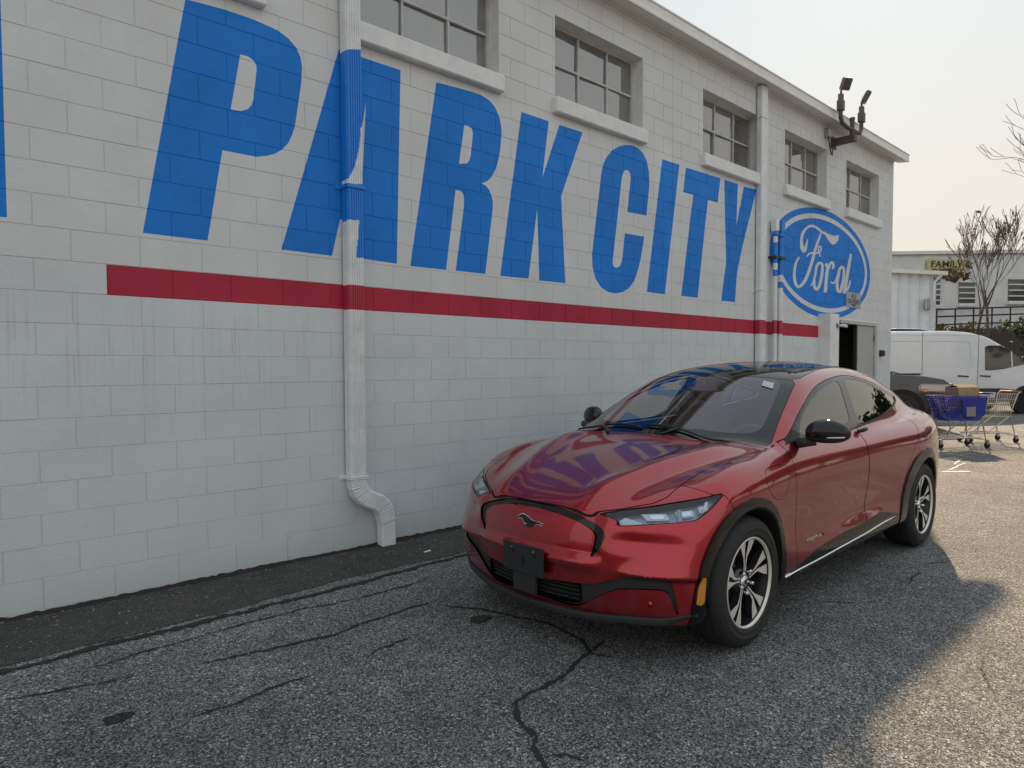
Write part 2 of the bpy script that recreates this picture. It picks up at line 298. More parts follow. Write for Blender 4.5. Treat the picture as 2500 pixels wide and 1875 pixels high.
def build_wall():
    bld = empty('warehouse', (0, 0, 0), 0, 'long white painted block building with huge blue letters and red stripe', 'building')
    verts = []; faces = []; kind = []; idx = {}
    def add(poly, k):
        f = []
        if sum(poly[i-1][0]*poly[i][1]-poly[i][0]*poly[i-1][1] for i in range(len(poly))) < 0: poly = poly[::-1]
        for (u, v) in poly: verts.append(Vector((u, v))); f.append(len(verts)-1)
        faces.append(f); kind.append(k)
    add([(WX0, -.05), (WX1, -.05), (WX1, WTOP), (WX0, WTOP)], ('wall',))
    j = .0039; blocks = {}
    for k in range(-11, 19):
        z0 = Z0+k*BC; z1 = z0+BC
        if z0 >= WTOP-.02: continue
        off = 0. if k % 2 == 0 else .5
        n0 = math.floor(WX0/BU-off); n1 = math.ceil(WX1/BU-off)
        for n in range(n0, n1):
            x0 = max((n+off)*BU, WX0); x1 = min((n+1+off)*BU, WX1)
            if x1-x0 < .05: continue
            if abs((n+off)*BU-16*BU) > .01 and x0 < 16*BU-.02 < x1-.02:      # control joint
                parts = [(x0, 16*BU), (16*BU, x1)]
            else: parts = [(x0, x1)]
            for (a, b) in parts:
                add([(a+j, max(z0+j, -.04)), (b-j, max(z0+j, -.04)), (b-j, min(z1-j, WTOP-.003)), (a+j, min(z1-j, WTOP-.003))], ('block', len(blocks)))
                blocks[len(blocks)] = ((a+b)/2, (z0+z1)/2)
    for L in LETTERS: add(L, ('blue',))
    for L in COUNTERS: add(L, ('counter',))
    add(ell(OVC, 2.055, .945, 96, -.012), ('blue',)); add(ell(OVC, 1.90, .845, 96, -.012), ('ringw',)); add(ell(OVC, 1.79, .765, 96, -.012), ('blue2',))
    for s in SCRIPT:
        if len(s) % 2 == 0 and len(s) > 12:
            h = len(s)//2; A, B = s[:h], s[h:][::-1]
            for i in range(h-1):
                q = [A[i], A[i+1], B[i+1], B[i]]
                for t3 in ((q[0], q[1], q[2]), (q[0], q[2], q[3])):
                    if abs((t3[1][0]-t3[0][0])*(t3[2][1]-t3[0][1])-(t3[2][0]-t3[0][0])*(t3[1][1]-t3[0][1])) > 1e-7: add(list(t3), ('script',))
        else: add(s, ('script',))
    add([(-.004, Z0), (11.34, Z0), (11.34, Z0+BC), (-.004, Z0+BC)], ('red',))
    # whiter panel behind the lettering
    add([(WX0+.01, Z0+BC), (14.425, Z0+BC), (14.425, 4.40), (13.3, 4.40), (12.9, 4.40), (9.55, 4.42), (9.4, 4.28), (8.9, 4.27), (7.1, 4.30), (5.6, 4.24), (4.2, 4.24), (1.7, 4.22), (1.2, 4.6), (.5, 5.0), (.1, 5.0), (-.62, 4.6), (WX0+.01, 4.6)], ('panel',))
    add([(WX0, Z0+8.5*BC+2*BC), (WX1, Z0+10.5*BC), (WX1, WTOP), (WX0, WTOP)], ('upper',))
    for (a, b) in WIN: add([(a, WZ0), (b, WZ0), (b, WZ1), (a, WZ1)], ('open',))
    add([(DOOR[0], -.06), (DOOR[1], -.06), (DOOR[1], DOOR[3]), (DOOR[0], DOOR[3])], ('open',))
    r = geometry.delaunay_2d_cdt(verts, [], faces, 1, 1e-5, True)
    ov, _, of, _, _, ofo = r
    P = [(v.x, v.y) for v in ov]
    tri_block = []; tri_mat = []; tri = []
    for f, src in zip(of, ofo):
        ks = [kind[i] for i in src]; nm = {k[0] for k in ks}
        if 'open' in nm or 'wall' not in nm: continue
        bl = next((k[1] for k in ks if k[0] == 'block'), -1)
        if 'script' in nm: m = 1
        elif 'blue2' in nm: m = 2
        elif 'ringw' in nm: m = 1
        elif 'counter' in nm: m = 1
        elif 'blue' in nm: m = 2
        elif 'red' in nm: m = 3
        elif 'panel' in nm: m = 1
        elif 'upper' in nm: m = 4
        else: m = 0
        a = [P[i] for i in f]
        ar = sum(a[i][0]*a[(i+1) % 3][1]-a[(i+1) % 3][0]*a[i][1] for i in range(3))
        f = list(f) if ar > 0 else list(f)[::-1]       # seen from -Y: x right, z up -> CCW faces -Y
        tri.append(f); tri_block.append(bl); tri_mat.append(m)
    mats = [MAT['wall_grey'], MAT['wall_white'], MAT['wall_blue'], MAT['wall_red'], MAT['wall_upper']]
    owner = {}
    for ti, f in enumerate(tri):
        for i in range(3): owner[(f[i], f[(i+1) % 3])] = ti
    by = {}
    for ti, b in enumerate(tri_block): by.setdefault(b, []).append(ti)
    dp = .0037
    def block_mesh(b):
        V = []; F_ = []; mi = []; loc = {}
        jit = (random.random()-.5)*.0018
        def vid(i, d):
            if (i, d) not in loc:
                loc[(i, d)] = len(V); V.append((P[i][0], (-dp+jit) if d else .001, P[i][1]))
            return loc[(i, d)]
        for ti in by[b]:
            f = tri[ti]; F_.append(tuple(vid(i, 1) for i in f)); mi.append(tri_mat[ti])
            for k in range(3):
                a, c = f[k], f[(k+1) % 3]; o = owner.get((c, a))
                if o is None or tri_block[o] != b:
                    F_.append((vid(c, 1), vid(a, 1), vid(a, 0), vid(c, 0))); mi.append(tri_mat[ti])
        return V, F_, mi
    # mortar bed
    V = []; F_ = []; mi = []; loc = {}
    for ti in by.get(-1, []):
        f = []
        for i in tri[ti]:
            if i not in loc: loc[i] = len(V); V.append((P[i][0], 0., P[i][1]))
            f.append(loc[i])
        F_.append(f); mi.append(tri_mat[ti])
    mesh('mortar_bed', V, F_, mats, bld, False, mi)
    # the 300 blocks that show largest are single pieces, the rest one mass
    def score(c):
        d = np.array([c[0], 0, c[1]])-_C; dep = d@_Fw
        if dep < .5: return 0
        px = 1249+FPX*(d@_R)/dep; py = 960-FPX*(d@_U)/dep
        if not (-60 < px < 2560 and -60 < py < 1930): return 0
        return 1/dep**2
    order = sorted([b for b in by if b >= 0], key=lambda b: -score(blocks[b]))
    for b in order[:300]:
        V, F_, mi = block_mesh(b); mesh('block', V, F_, mats, bld, False, mi)
    V = []; F_ = []; mi = []
    for b in order[300:]:
        v, f, m_ = block_mesh(b); o = len(V); V += v; F_ += [tuple(i+o for i in q) for q in f]; mi += m_
    tag(mesh('far_blocks', V, F_, mats, bld, False, mi), kind='stuff')
    # rest of the shell: ends, roof, back, floor of the upper room
    mb = MB(); D = 11.
    mb.add([(WX1, 0, 0), (WX1, D, 0), (WX1, D, WTOP+.1), (WX1, 0, WTOP+.1)], [(0, 1, 2, 3)])
    mb.add([(WX0, 0, 0), (WX0, D, 0), (WX0, D, WTOP+.1), (WX0, 0, WTOP+.1)], [(3, 2, 1, 0)])
    mb.add([(WX0, D, 0), (WX1, D, 0), (WX1, D, WTOP+.1), (WX0, D, WTOP+.1)], [(3, 2, 1, 0)])
    mb.build('side_wall', MAT['wall_upper'], bld)
    mb = MB(); mb.add([(WX0, -.05, WTOP+.06), (WX1, -.05, WTOP+.06), (WX1, D, WTOP+.25), (WX0, D, WTOP+.25)], [(0, 1, 2, 3)]); mb.build('roof', MAT['eave_metal'], bld)
    # upper room behind the windows and the passage behind the delivery door
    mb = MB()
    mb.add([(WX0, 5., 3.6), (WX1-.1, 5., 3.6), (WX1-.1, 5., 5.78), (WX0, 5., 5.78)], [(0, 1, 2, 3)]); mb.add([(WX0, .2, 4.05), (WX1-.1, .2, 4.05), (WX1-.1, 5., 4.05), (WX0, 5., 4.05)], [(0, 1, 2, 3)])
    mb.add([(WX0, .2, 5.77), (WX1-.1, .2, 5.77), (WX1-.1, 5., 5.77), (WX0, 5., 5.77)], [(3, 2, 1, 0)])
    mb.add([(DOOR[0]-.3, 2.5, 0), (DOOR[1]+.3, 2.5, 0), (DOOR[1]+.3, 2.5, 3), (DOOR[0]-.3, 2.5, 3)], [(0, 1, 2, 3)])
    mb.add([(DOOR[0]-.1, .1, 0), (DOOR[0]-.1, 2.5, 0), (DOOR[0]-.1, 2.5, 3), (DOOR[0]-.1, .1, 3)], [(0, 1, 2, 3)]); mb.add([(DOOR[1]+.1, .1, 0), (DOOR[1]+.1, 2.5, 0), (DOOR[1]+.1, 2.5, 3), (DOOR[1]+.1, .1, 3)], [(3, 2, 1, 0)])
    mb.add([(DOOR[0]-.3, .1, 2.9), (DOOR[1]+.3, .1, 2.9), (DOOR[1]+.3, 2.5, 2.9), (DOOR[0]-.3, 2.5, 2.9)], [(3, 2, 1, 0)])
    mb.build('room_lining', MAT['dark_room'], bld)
    # eave: soffit, fascia, drip edge, joints
    ex = 14.66
    mb = MB(); mb.add([(WX0, .0, WTOP-.002), (ex, .0, WTOP-.002), (ex, -.215, WTOP-.03), (WX0, -.215, WTOP-.03)], [(0, 1, 2, 3)]); mb.build('soffit', MAT['eave_metal'], bld)
    xs = list(np.arange(WX0, ex, 3.05))+[ex]
    for a, b in zip(xs[:-1], xs[1:]):
        mb = MB(); pr = [(-.205, WTOP-.034), (-.222, WTOP-.036), (-.224, WTOP-.01), (-.218, WTOP+.02), (-.218, WTOP+.095), (-.232, WTOP+.108), (-.230, WTOP+.122), (-.19, WTOP+.128), (.3, WTOP+.15), (.3, WTOP+.06), (-.19, WTOP+.04)]
        n_ = len(pr); V = [(a+.002, y, z) for y, z in pr]+[(b-.002+(.008 if b < ex else 0), y*(1.0), z) for y, z in pr]
        mb.add(V, [tuple(range(n_)), tuple(range(2*n_-1, n_-1, -1))]+[((i+1) % n_, i, i+n_, (i+1) % n_+n_) for i in range(n_)]); mb.build('fascia', MAT['eave_metal'], bld)
    # bed joint line under the soffit
    mb = MB(); mb.box(WX0, WX1, -.022, .0, WTOP-.035, WTOP-.004); mb.build('soffit_moulding', MAT['eave_metal'], bld)
    # windows
    for wi, (a, b) in enumerate(WIN):
        w_ = empty('window', (0, 0, 0)); w_.parent = bld
        d = .19
        mb = MB()   # reveal
        mb.add([(a, 0, WZ0), (a, d, WZ0), (a, d, WZ1), (a, 0, WZ1)], [(3, 2, 1, 0)]); mb.add([(b, 0, WZ0), (b, d, WZ0), (b, d, WZ1), (b, 0, WZ1)], [(0, 1, 2, 3)])
        mb.add([(a, 0, WZ1), (b, 0, WZ1), (b, d, WZ1), (a, d, WZ1)], [(3, 2, 1, 0)]); mb.add([(a, 0, WZ0), (b, 0, WZ0), (b, d, WZ0), (a, d, WZ0)], [(0, 1, 2, 3)])
        mb.build('reveal', MAT['sill_paint'], w_)
        mb = MB(); mb.box(a-.045, b+.02, -.082, .06, WZ0-.165, WZ0-.008+.012, bev=.012); mb.build('sill', MAT['sill_paint'], w_)
        f = .035; g0, g1, h0, h1 = a+f, b-f, WZ0+.012, WZ1-f
        mb = MB(); mb.box(a, g0, d-.045, d, WZ0, WZ1); mb.box(g1, b, d-.045, d, WZ0, WZ1); mb.box(g0, g1, d-.045, d, h1, WZ1); mb.box(g0, g1, d-.045, d, WZ0, h0)
        mb.build('frame', MAT['steel_frame'], w_)
        zm = 4.915; xa = g0+(g1-g0)*.345; xb = g0+(g1-g0)*.69
        for x in (xa, xb): mb = MB(); mb.box(x-.012, x+.012, d-.040, d-.006, h0, h1); mb.build('muntin', MAT['steel_frame'], w_)
        mb = MB(); mb.box(g0, g1, d-.043, d-.009, zm-.012, zm+.012); mb.build('muntin', MAT['steel_frame'], w_)
        for (x0, x1) in ((g0, xa-.012), (xa+.012, xb-.012), (xb+.012, g1)):
            for (z0, z1) in ((h0, zm-.012), (zm+.012, h1)):
                t1 = (random.random()-.5)*.014; t2 = (random.random()-.5)*.014
                mesh('pane', [(x0, d-.016+t1, z0), (x1, d-.016-t1, z0), (x1, d-.016-t1+t2, z1), (x0, d-.016+t1+t2, z1)], [(0, 1, 2, 3)], MAT['pane_glass'], w_)
    # things standing inside the second bay
    cb = MB(); cb.box(1.95, 2.30, .34, .62, 4.40, 4.66); cb.build('carton', MAT['cardboard'], None); o = bpy.data.objects['carton']; tag(o, 'brown cardboard box behind the first window pane by the downpipe', 'box')
    cb = MB(); cb.box(1.90, 2.9, .28, .7, 4.36, 4.40); o = cb.build('shelf_board', MAT['dark_metal']); tag(o, 'dark shelf board inside the window under the cardboard box', 'shelf')
    for nm, (x, y) in (('post_a', (3.35, .8)), ('post_b', (4.75, .75))):
        cb = MB(); cb.box(x, x+.10, y, y+.10, 4.05, 5.77); o = cb.build('timber_post', MAT['curtain']); tag(o, 'pale timber post inside the window %s' % ('nearest the grooved downpipe' if nm == 'post_a' else 'second from the grooved downpipe'), 'post', 'posts inside the windows')
    return bld
def pip(p, poly):
    x, y = p; ins = False; n = len(poly)
    for i in range(n):
        a, b = poly[i], poly[i-1]
        if (a[1] > y) != (b[1] > y) and x < (b[0]-a[0])*(y-a[1])/(b[1]-a[1])+a[0]: ins = not ins
    return ins
def rect_sweep(mb, path, w, d, Yc, crimp=0., m=0):
    """rectangular duct following a path in the x-z plane"""
    V = []; n = len(path)
    for i, (x, z) in enumerate(path):
        a = path[max(i-1, 0)]; b = path[min(i+1, n-1)]; t = Vector((b[0]-a[0], b[1]-a[1])).normalized(); nx, nz = -t.y, t.x
        s = 1-(crimp if i % 2 else 0)
        ww, dd = w/2*s, d/2*s; c = .18
        for (u, v) in ((-1, -1+c), (-1+c, -1), (1-c, -1), (1, -1+c), (1, 1-c), (1-c, 1), (-1+c, 1), (-1, 1-c)):
            V.append((x+nx*ww*u, Yc+dd*v, z+nz*ww*u))
    Fc = []
    for i in range(n-1):
        for j in range(8): Fc.append((i*8+j, i*8+(j+1) % 8, i*8+8+(j+1) % 8, i*8+8+j))
    Fc += [tuple(range(7, -1, -1)), tuple((n-1)*8+j for j in range(8))]
    mb.add(V, Fc, m)
def build_downpipes():
    Y1 = -.125
    a_ = lambda L: [at_y(x/2.212, y/2.212, Y1) for x, y in L]
    blue = [a_([(1845, 266), (1950, 266), (1975, 1192), (1865, 1185)]), a_([(1942, 1188), (1985, 1190), (1985, 1392), (1924, 1392)])]
    white = [a_([(1950, 690), (1985, 690), (1985, 992), (1858, 997), (1885, 958), (1913, 908), (1934, 830), (1945, 760)])]
    zr0 = at_y(880, 756, Y1)[1]; zr1 = at_y(880, 697, Y1)[1]
    dp = empty('downpipe', (1.808, 0, 0), 0, 'wide grooved white downpipe with blue and red painted bands beside the big letter A', 'downpipe')
    x0, x1 = 1.735, 1.880
    prof = [(x0, -.02), (x0, -.10), (x0+.012, Y1)]
    gx = np.linspace(x0+.03, x1-.03, 5)
    for g in gx: prof += [(g-.006, Y1), (g-.003, Y1+.007), (g+.003, Y1+.007), (g+.006, Y1)]
    prof += [(x1-.012, Y1), (x1, -.10), (x1, -.02)]
    zs = np.arange(.60, 5.76, .006); k = len(prof); V = []; Fc = []; mi = []
    for z in zs:
        for (x, y) in prof: V.append((x-1.808, y, z))
    for i in range(len(zs)-1):
        zc = (zs[i]+zs[i+1])/2
        for j in range(k-1):
            xc = (prof[j][0]+prof[j+1][0])/2; p = (xc, zc); m = 0
            if zr0 < zc < zr1: m = 2
            elif any(pip(p, q) for q in white): m = 0
            elif any(pip(p, q) for q in blue): m = 1
            a = i*k+j; Fc.append((a, a+1, a+k+1, a+k)); mi.append(m)
    mesh('pipe_shaft', V, Fc, [MAT['pipe_white'], MAT['pipe_blue'], MAT['pipe_red']], dp, False, mi)
    mb = MB(); pts = []
    ctrl = [(0, .66), (0, .60), (.004, .545), (.028, .490), (.075, .445), (.13, .418), (.188, .392), (.235, .350), (.262, .300), (.275, .245), (.279, .215)]
    C2 = np.array(ctrl); t = np.linspace(0, len(C2)-1, 64); pts = [(float(np.interp(q, range(len(C2)), C2[:, 0])), float(np.interp(q, range(len(C2)), C2[:, 1]))) for q in t]
    rect_sweep(mb, pts, .152, .112, -.075, .045); autosmooth(mb.build('pipe_elbow', MAT['pipe_white'], dp), 20)
    mb = MB(); rect_sweep(mb, [(.278, .248), (.280, .24), (.288, .0)], .136, .10, -.075); mb.build('pipe_shoe', MAT['trim_white'], dp)
    for z, m, ext in ((at_y(868, 455, Y1)[1], 'pipe_blue', 1), (.63, 'pipe_white', 1)):
        mb = MB(); mb.box(-.085, .085, -.134, -.004, z-.017, z+.017, bev=.004)
        for s in (-1, 1): mb.box(s*.10-.03, s*.10+.03, -.012, -.0045, z-.018, z+.018)
        mb.build('pipe_strap', MAT[m], dp)
    # second, plain downpipe
    d2 = empty('downpipe', (8.765, 0, 0), 0, 'plain white downpipe running from the eave beside the blue oval', 'downpipe')
    zb0, zb1 = Z0-.004, Z0+BC+.004
    for nm, a, b, m in (('pipe_shaft', .02, zb0, 'pipe_white'), ('painted_band', zb0, zb1, 'pipe_red'), ('pipe_shaft', zb1, 5.76, 'pipe_white')):
        mb = MB(); V = []; pr = [(-.088, -.02), (-.088, -.09), (-.076, -.105), (-.03, -.105), (-.02, -.098), (.02, -.098), (.03, -.105), (.076, -.105), (.088, -.09), (.088, -.02)]
        V = [(x, y, z) for z in (a, b) for (x, y) in pr]; n_ = len(pr); mb.add(V, [(i, i+1, i+1+n_, i+n_) for i in range(n_-1)]); mb.build(nm, MAT[m], d2)
    for z in (at_y(1868, 708, -.12)[1], 5.3): mb = MB(); mb.box(-.097, .097, -.111, -.004, z-.012, z+.012, bev=.004); mb.build('pipe_strap', MAT['pipe_white'], d2)
    # conduits with weather heads in front of the oval
    zz = lambda y, x=240: at_y(1840+x/3.95, 480+y/3.95, -.09)[1]
    for nm, xc, r, seg in (('slim', 9.165, .036, [(238, 310, 'w'), (310, 390, 'b'), (390, 450, 'w'), (450, 650, 'b'), (650, 712, 'w'), (712, 775, 'b'), (775, 1195, 'w'), (1195, 1325, 'r')]),
                       ('wide', 9.335, .043, [(240, 300, 'b'), (300, 345, 'w'), (345, 755, 'b'), (755, 820, 'w'), (820, 880, 'b'), (880, 1195, 'w'), (1195, 1325, 'r')])):
        c = empty('electrical_conduit', (xc, -.085, 0), 0, '%s vertical conduit crossing the blue oval, %s' % ('thinner' if nm == 'slim' else 'thicker', 'next to the plain downpipe' if nm == 'slim' else 'farther from the plain downpipe'), 'conduit', 'conduits by the oval')
        cm = {'w': 'pipe_white', 'b': 'pipe_blue', 'r': 'pipe_red'}
        for (a, b, k) in seg+[(1325, None, 'w')]:
            zb = 0. if b is None else zz(b); mb = MB(); mb.tube([(0, 0, zb), (0, 0, zz(a))], r, 14); autosmooth(mb.build('conduit_length', MAT[cm[k]], c), 40)
        mb = MB(); zt = zz(238); mb.box(-r*1.35, r*1.35, -r*1.2, r*1.6, zt-.17, zt+.02, bev=.012); mb.build('weather_head', MAT['pipe_white' if nm == 'slim' else 'pipe_blue'], c)
        mb = MB(); zc = zz(372); mb.lathe([(r, -.03), (r*1.3, -.025), (r*1.3, .025), (r, .03)], 14, 'z', c=(0, 0, zc)); mb.build('coupling', MAT['pipe_blue'], c, True)
        mb = MB(); zc = zz(592); mb.box(-r*1.9, r*1.9, -r*1.15, .08, zc-.02, zc+.02); mb.build('pipe_clip', MAT['dark_metal'], c)
def build_floodlight():
    Yq = -.33; z3 = lambda x, y: at_y(1500+x/2.766, 50+y/2.766, Yq)
    mx, mz0 = z3(1605, 770); _, mz1 = z3(1605, 680)
    fl = empty('floodlight', (mx, 0, 0), 0, 'twin rusty floodlight on a steel arm under the eave', 'floodlight')
    mb = MB(); az = z3(1610, 800)[1]; mb.box(-.055, .055, Yq-.06, -.006, az-.055, az+.055); mb.build('arm', MAT['rust_steel'], fl)
    mb = MB(); mb.box(-.10, .10, -.025, -.005, az-.10, az+.10); mb.build('wall_plate', MAT['rust_steel'], fl)
    mb = MB(); mb.box(-.36, -.24, -.09, -.006, az+.02, az+.17, bev=.008); mb.build('junction_box', MAT['galvanised'], fl)
    mb = MB(); mb.tube([(-.30, -.05, az+.02), (-.29, -.07, az-.12), (-.25, -.08, az-.26), (-.20, -.08, az-.27), (-.17, -.07, az-.16), (-.16, -.06, az-.07)], .010, 6); mb.build('cable', MAT['dark_metal'], fl, True)
    mb = MB(); mb.tube([(0, Yq, az+.05), (0, Yq, mz1+.03)], .036, 12); mb.lathe([(0, .035), (.045, .03), (.045, -.02)], 12, 'z', c=(0, Yq, mz1+.03)); autosmooth(mb.build('mast', MAT['rust_steel'], fl), 40)
    zc = z3(1600, 735)[1]
    for s, (bx, by), (lx, ly), (hx, hy), tilt in ((-1, (1540, 650), (1528, 610), (1555, 430), .9), (1, (1665, 735), (1668, 690), (1690, 520), -.7)):
        lampx, lampz = z3(lx, ly); lampx -= mx; hxx, hz = z3(hx, hy); hxx -= mx
        _, topz = z3(lx, (495 if s < 0 else 580))
        mb = MB(); ctrl = [(0, zc), (lampx*.45, zc-.005), (lampx*.85, zc+.02), (lampx, zc+.10), (lampx, lampz+.04)]
        Cc = np.array(ctrl); tt = np.linspace(0, 4, 17)
        mb.tube([(float(np.interp(q, range(5), Cc[:, 0])), Yq, float(np.interp(q, range(5), Cc[:, 1]))) for q in tt], .034, 12); mb.build('branch_pipe', MAT['rust_steel'], fl, True)
        mb = MB(); mb.box(lampx-.055, lampx+.055, Yq-.05, Yq+.05, lampz, lampz+(topz-lampz)*.62, bev=.008); mb.box(lampx-.038, lampx+.038, Yq-.036, Yq+.036, lampz+(topz-lampz)*.6, topz, bev=.006); mb.build('ballast', MAT['rust_steel'], fl)
        mb = MB(); mb.tube([(lampx, Yq, topz-.01), (lampx*.98, Yq, topz+.06), ((lampx+hxx)/2, Yq, hz-.08)], .018, 8); mb.build('knuckle', MAT['dark_metal'], fl, True)
        M4 = Matrix.Translation((hxx, Yq-.02, hz))@Matrix.Rotation(math.radians(28*s), 4, 'Z')@Matrix.Rotation(math.radians(-62), 4, 'X')
        mb = MB(); mb.box(-.085, .085, -.10, .10, -.05, .04, bev=.016, M=M4); mb.build('lamp_head', MAT['rust_steel'], fl)
        mb = MB(); mb.box(-.068, .068, -.08, .08, .041, .046, M=M4); mb.build('lamp_face', MAT['lamp_glass'], fl)
def text_mesh(txt, size, ext=.002, shear=0., space=1., bold=0.):
    cu = bpy.data.curves.new('lettering', 'FONT'); cu.body = txt; cu.size = size; cu.extrude = ext; cu.shear = shear; cu.space_character = space; cu.offset = bold; cu.align_x = 'CENTER'
    tmp = bpy.data.objects.new('tmp', cu); COL.objects.link(tmp); dg = bpy.context.evaluated_depsgraph_get()
    me = bpy.data.meshes.new_from_object(tmp.evaluated_get(dg)); bpy.data.objects.remove(tmp); return me
def build_door():
    d = empty('delivery_door', (12.6, 0, 0), 0, 'grey steel double door with its left leaf open under the oval', 'door')
    X = lambda x: x-12.6
    mb = MB(); mb.box(X(13.49), X(13.60), -.03, .12, 0, 2.40); mb.box(X(11.83), X(13.49), -.03, .12, 2.34, 2.40); mb.build('door_frame', MAT['steel_frame'], d)
    mb = MB(); mb.box(X(12.66), X(13.485), .0, .045, .01, 2.335, bev=.004); lf = mb.build('door_leaf', MAT['door_grey'], d)
    for z in (.35, 1.25, 2.1): mb = MB(); mb.box(X(13.475), X(13.51), -.014, .0, z-.06, z+.06); mb.build('hinge', MAT['dark_metal'], lf)
    mb = MB(); mb.box(X(12.60), X(12.66), -.006, .05, .01, 2.335); mb.build('astragal', MAT['dark_metal'], lf)
    mb = MB(); mb.box(X(12.62), X(12.65), -.02, -.004, 1.52, 1.72); mb.build('lock_plate', MAT['chrome'], lf)
    M4 = Matrix.Translation((X(11.86), .05, 0))@Matrix.Rotation(math.radians(80), 4, 'Z')
    mb = MB(); mb.box(0, .82, -.022, .022, .01, 2.335, M=M4); mb.build('door_leaf', MAT['mulch_brown'], d)
    mb = MB(); mb.box(X(11.95), X(13.75), -.02, -.004, 2.402, 2.43); mb.build('drip_cap', MAT['trim_white'], d)
    xa = at_y(2028, 820, -.22)[0]; xb = at_y(2049, 820, -.22)[0]; p = MB(); p.box(xa, xb, -.22, .10, 0, 2.46, bev=.01); o = p.build('door_pier', MAT['trim_white']); tag(o, 'white painted pier standing out from the wall beside the delivery door', 'pier')
    lm = empty('door_lamp', (xb-.10, -.225, at_y(2043, 795, -.23)[1]), 0, 'small white spot lamp on the pier by the delivery door', 'lamp')
    mb = MB(); mb.lathe([(.0, .02), (.05, .018), (.05, 0), (.0, 0)], 16, 'y', c=(0, -.0, 0)); mb.build('lamp_base', MAT['galvanised'], lm)
    mb = MB(); mb.tube([(0, -.02, 0), (.05, -.07, .005), (.14, -.10, -.01)], [.02, .028, .030], 12); mb.build('lamp_shade', MAT['lamp_white'] if 'lamp_white' in MAT else MAT['trim_white'], lm, True)
    sg = empty('delivery_sign', (12.42, -.012, 2.79), 0, 'grey metal sign reading all deliveries with a down arrow', 'sign')
    mb = MB(); mb.box(-.335, .335, -.006, .004, -.135, .145); mb.build('sign_plate', MAT['sign_grey'], sg)
    for txt, z, w_, h in (('ALL', .055, .24, .085), ('DELIVERIES', -.045, .56, .085)):
        me = text_mesh(txt, .1, .001); xs = [v.co.x for v in me.vertices]; ys = [v.co.y for v in me.vertices]; W = max(xs)-min(xs); H = max(ys)-min(ys); cx = (max(xs)+min(xs))/2
        for v in me.vertices: v.co = ((v.co.x-cx)*w_/W, -.008-v.co.z, z+(v.co.y-min(ys))*h/H-.02)
        me.materials.clear(); me.materials.append(MAT['sign_ink']); link('sign_lettering', me, sg)
    mb = MB(); mb.prism([(-.13, -.075), (.13, -.075), (.10, -.098), (.05, -.098), (0, -.122), (-.05, -.098), (-.10, -.098)][::-1], -.0075, -.0090, lambda u, v, dd: (u, dd, v)); mb.build('sign_arrow', MAT['sign_ink'], sg)
    mb = MB(); mb.box(13.77, 13.93, -.075, -.006, 1.74, 1.87, bev=.02); o = mb.build('call_box', MAT['dark_metal']); tag(o, 'small dark call box on the wall right of the door', 'call box')
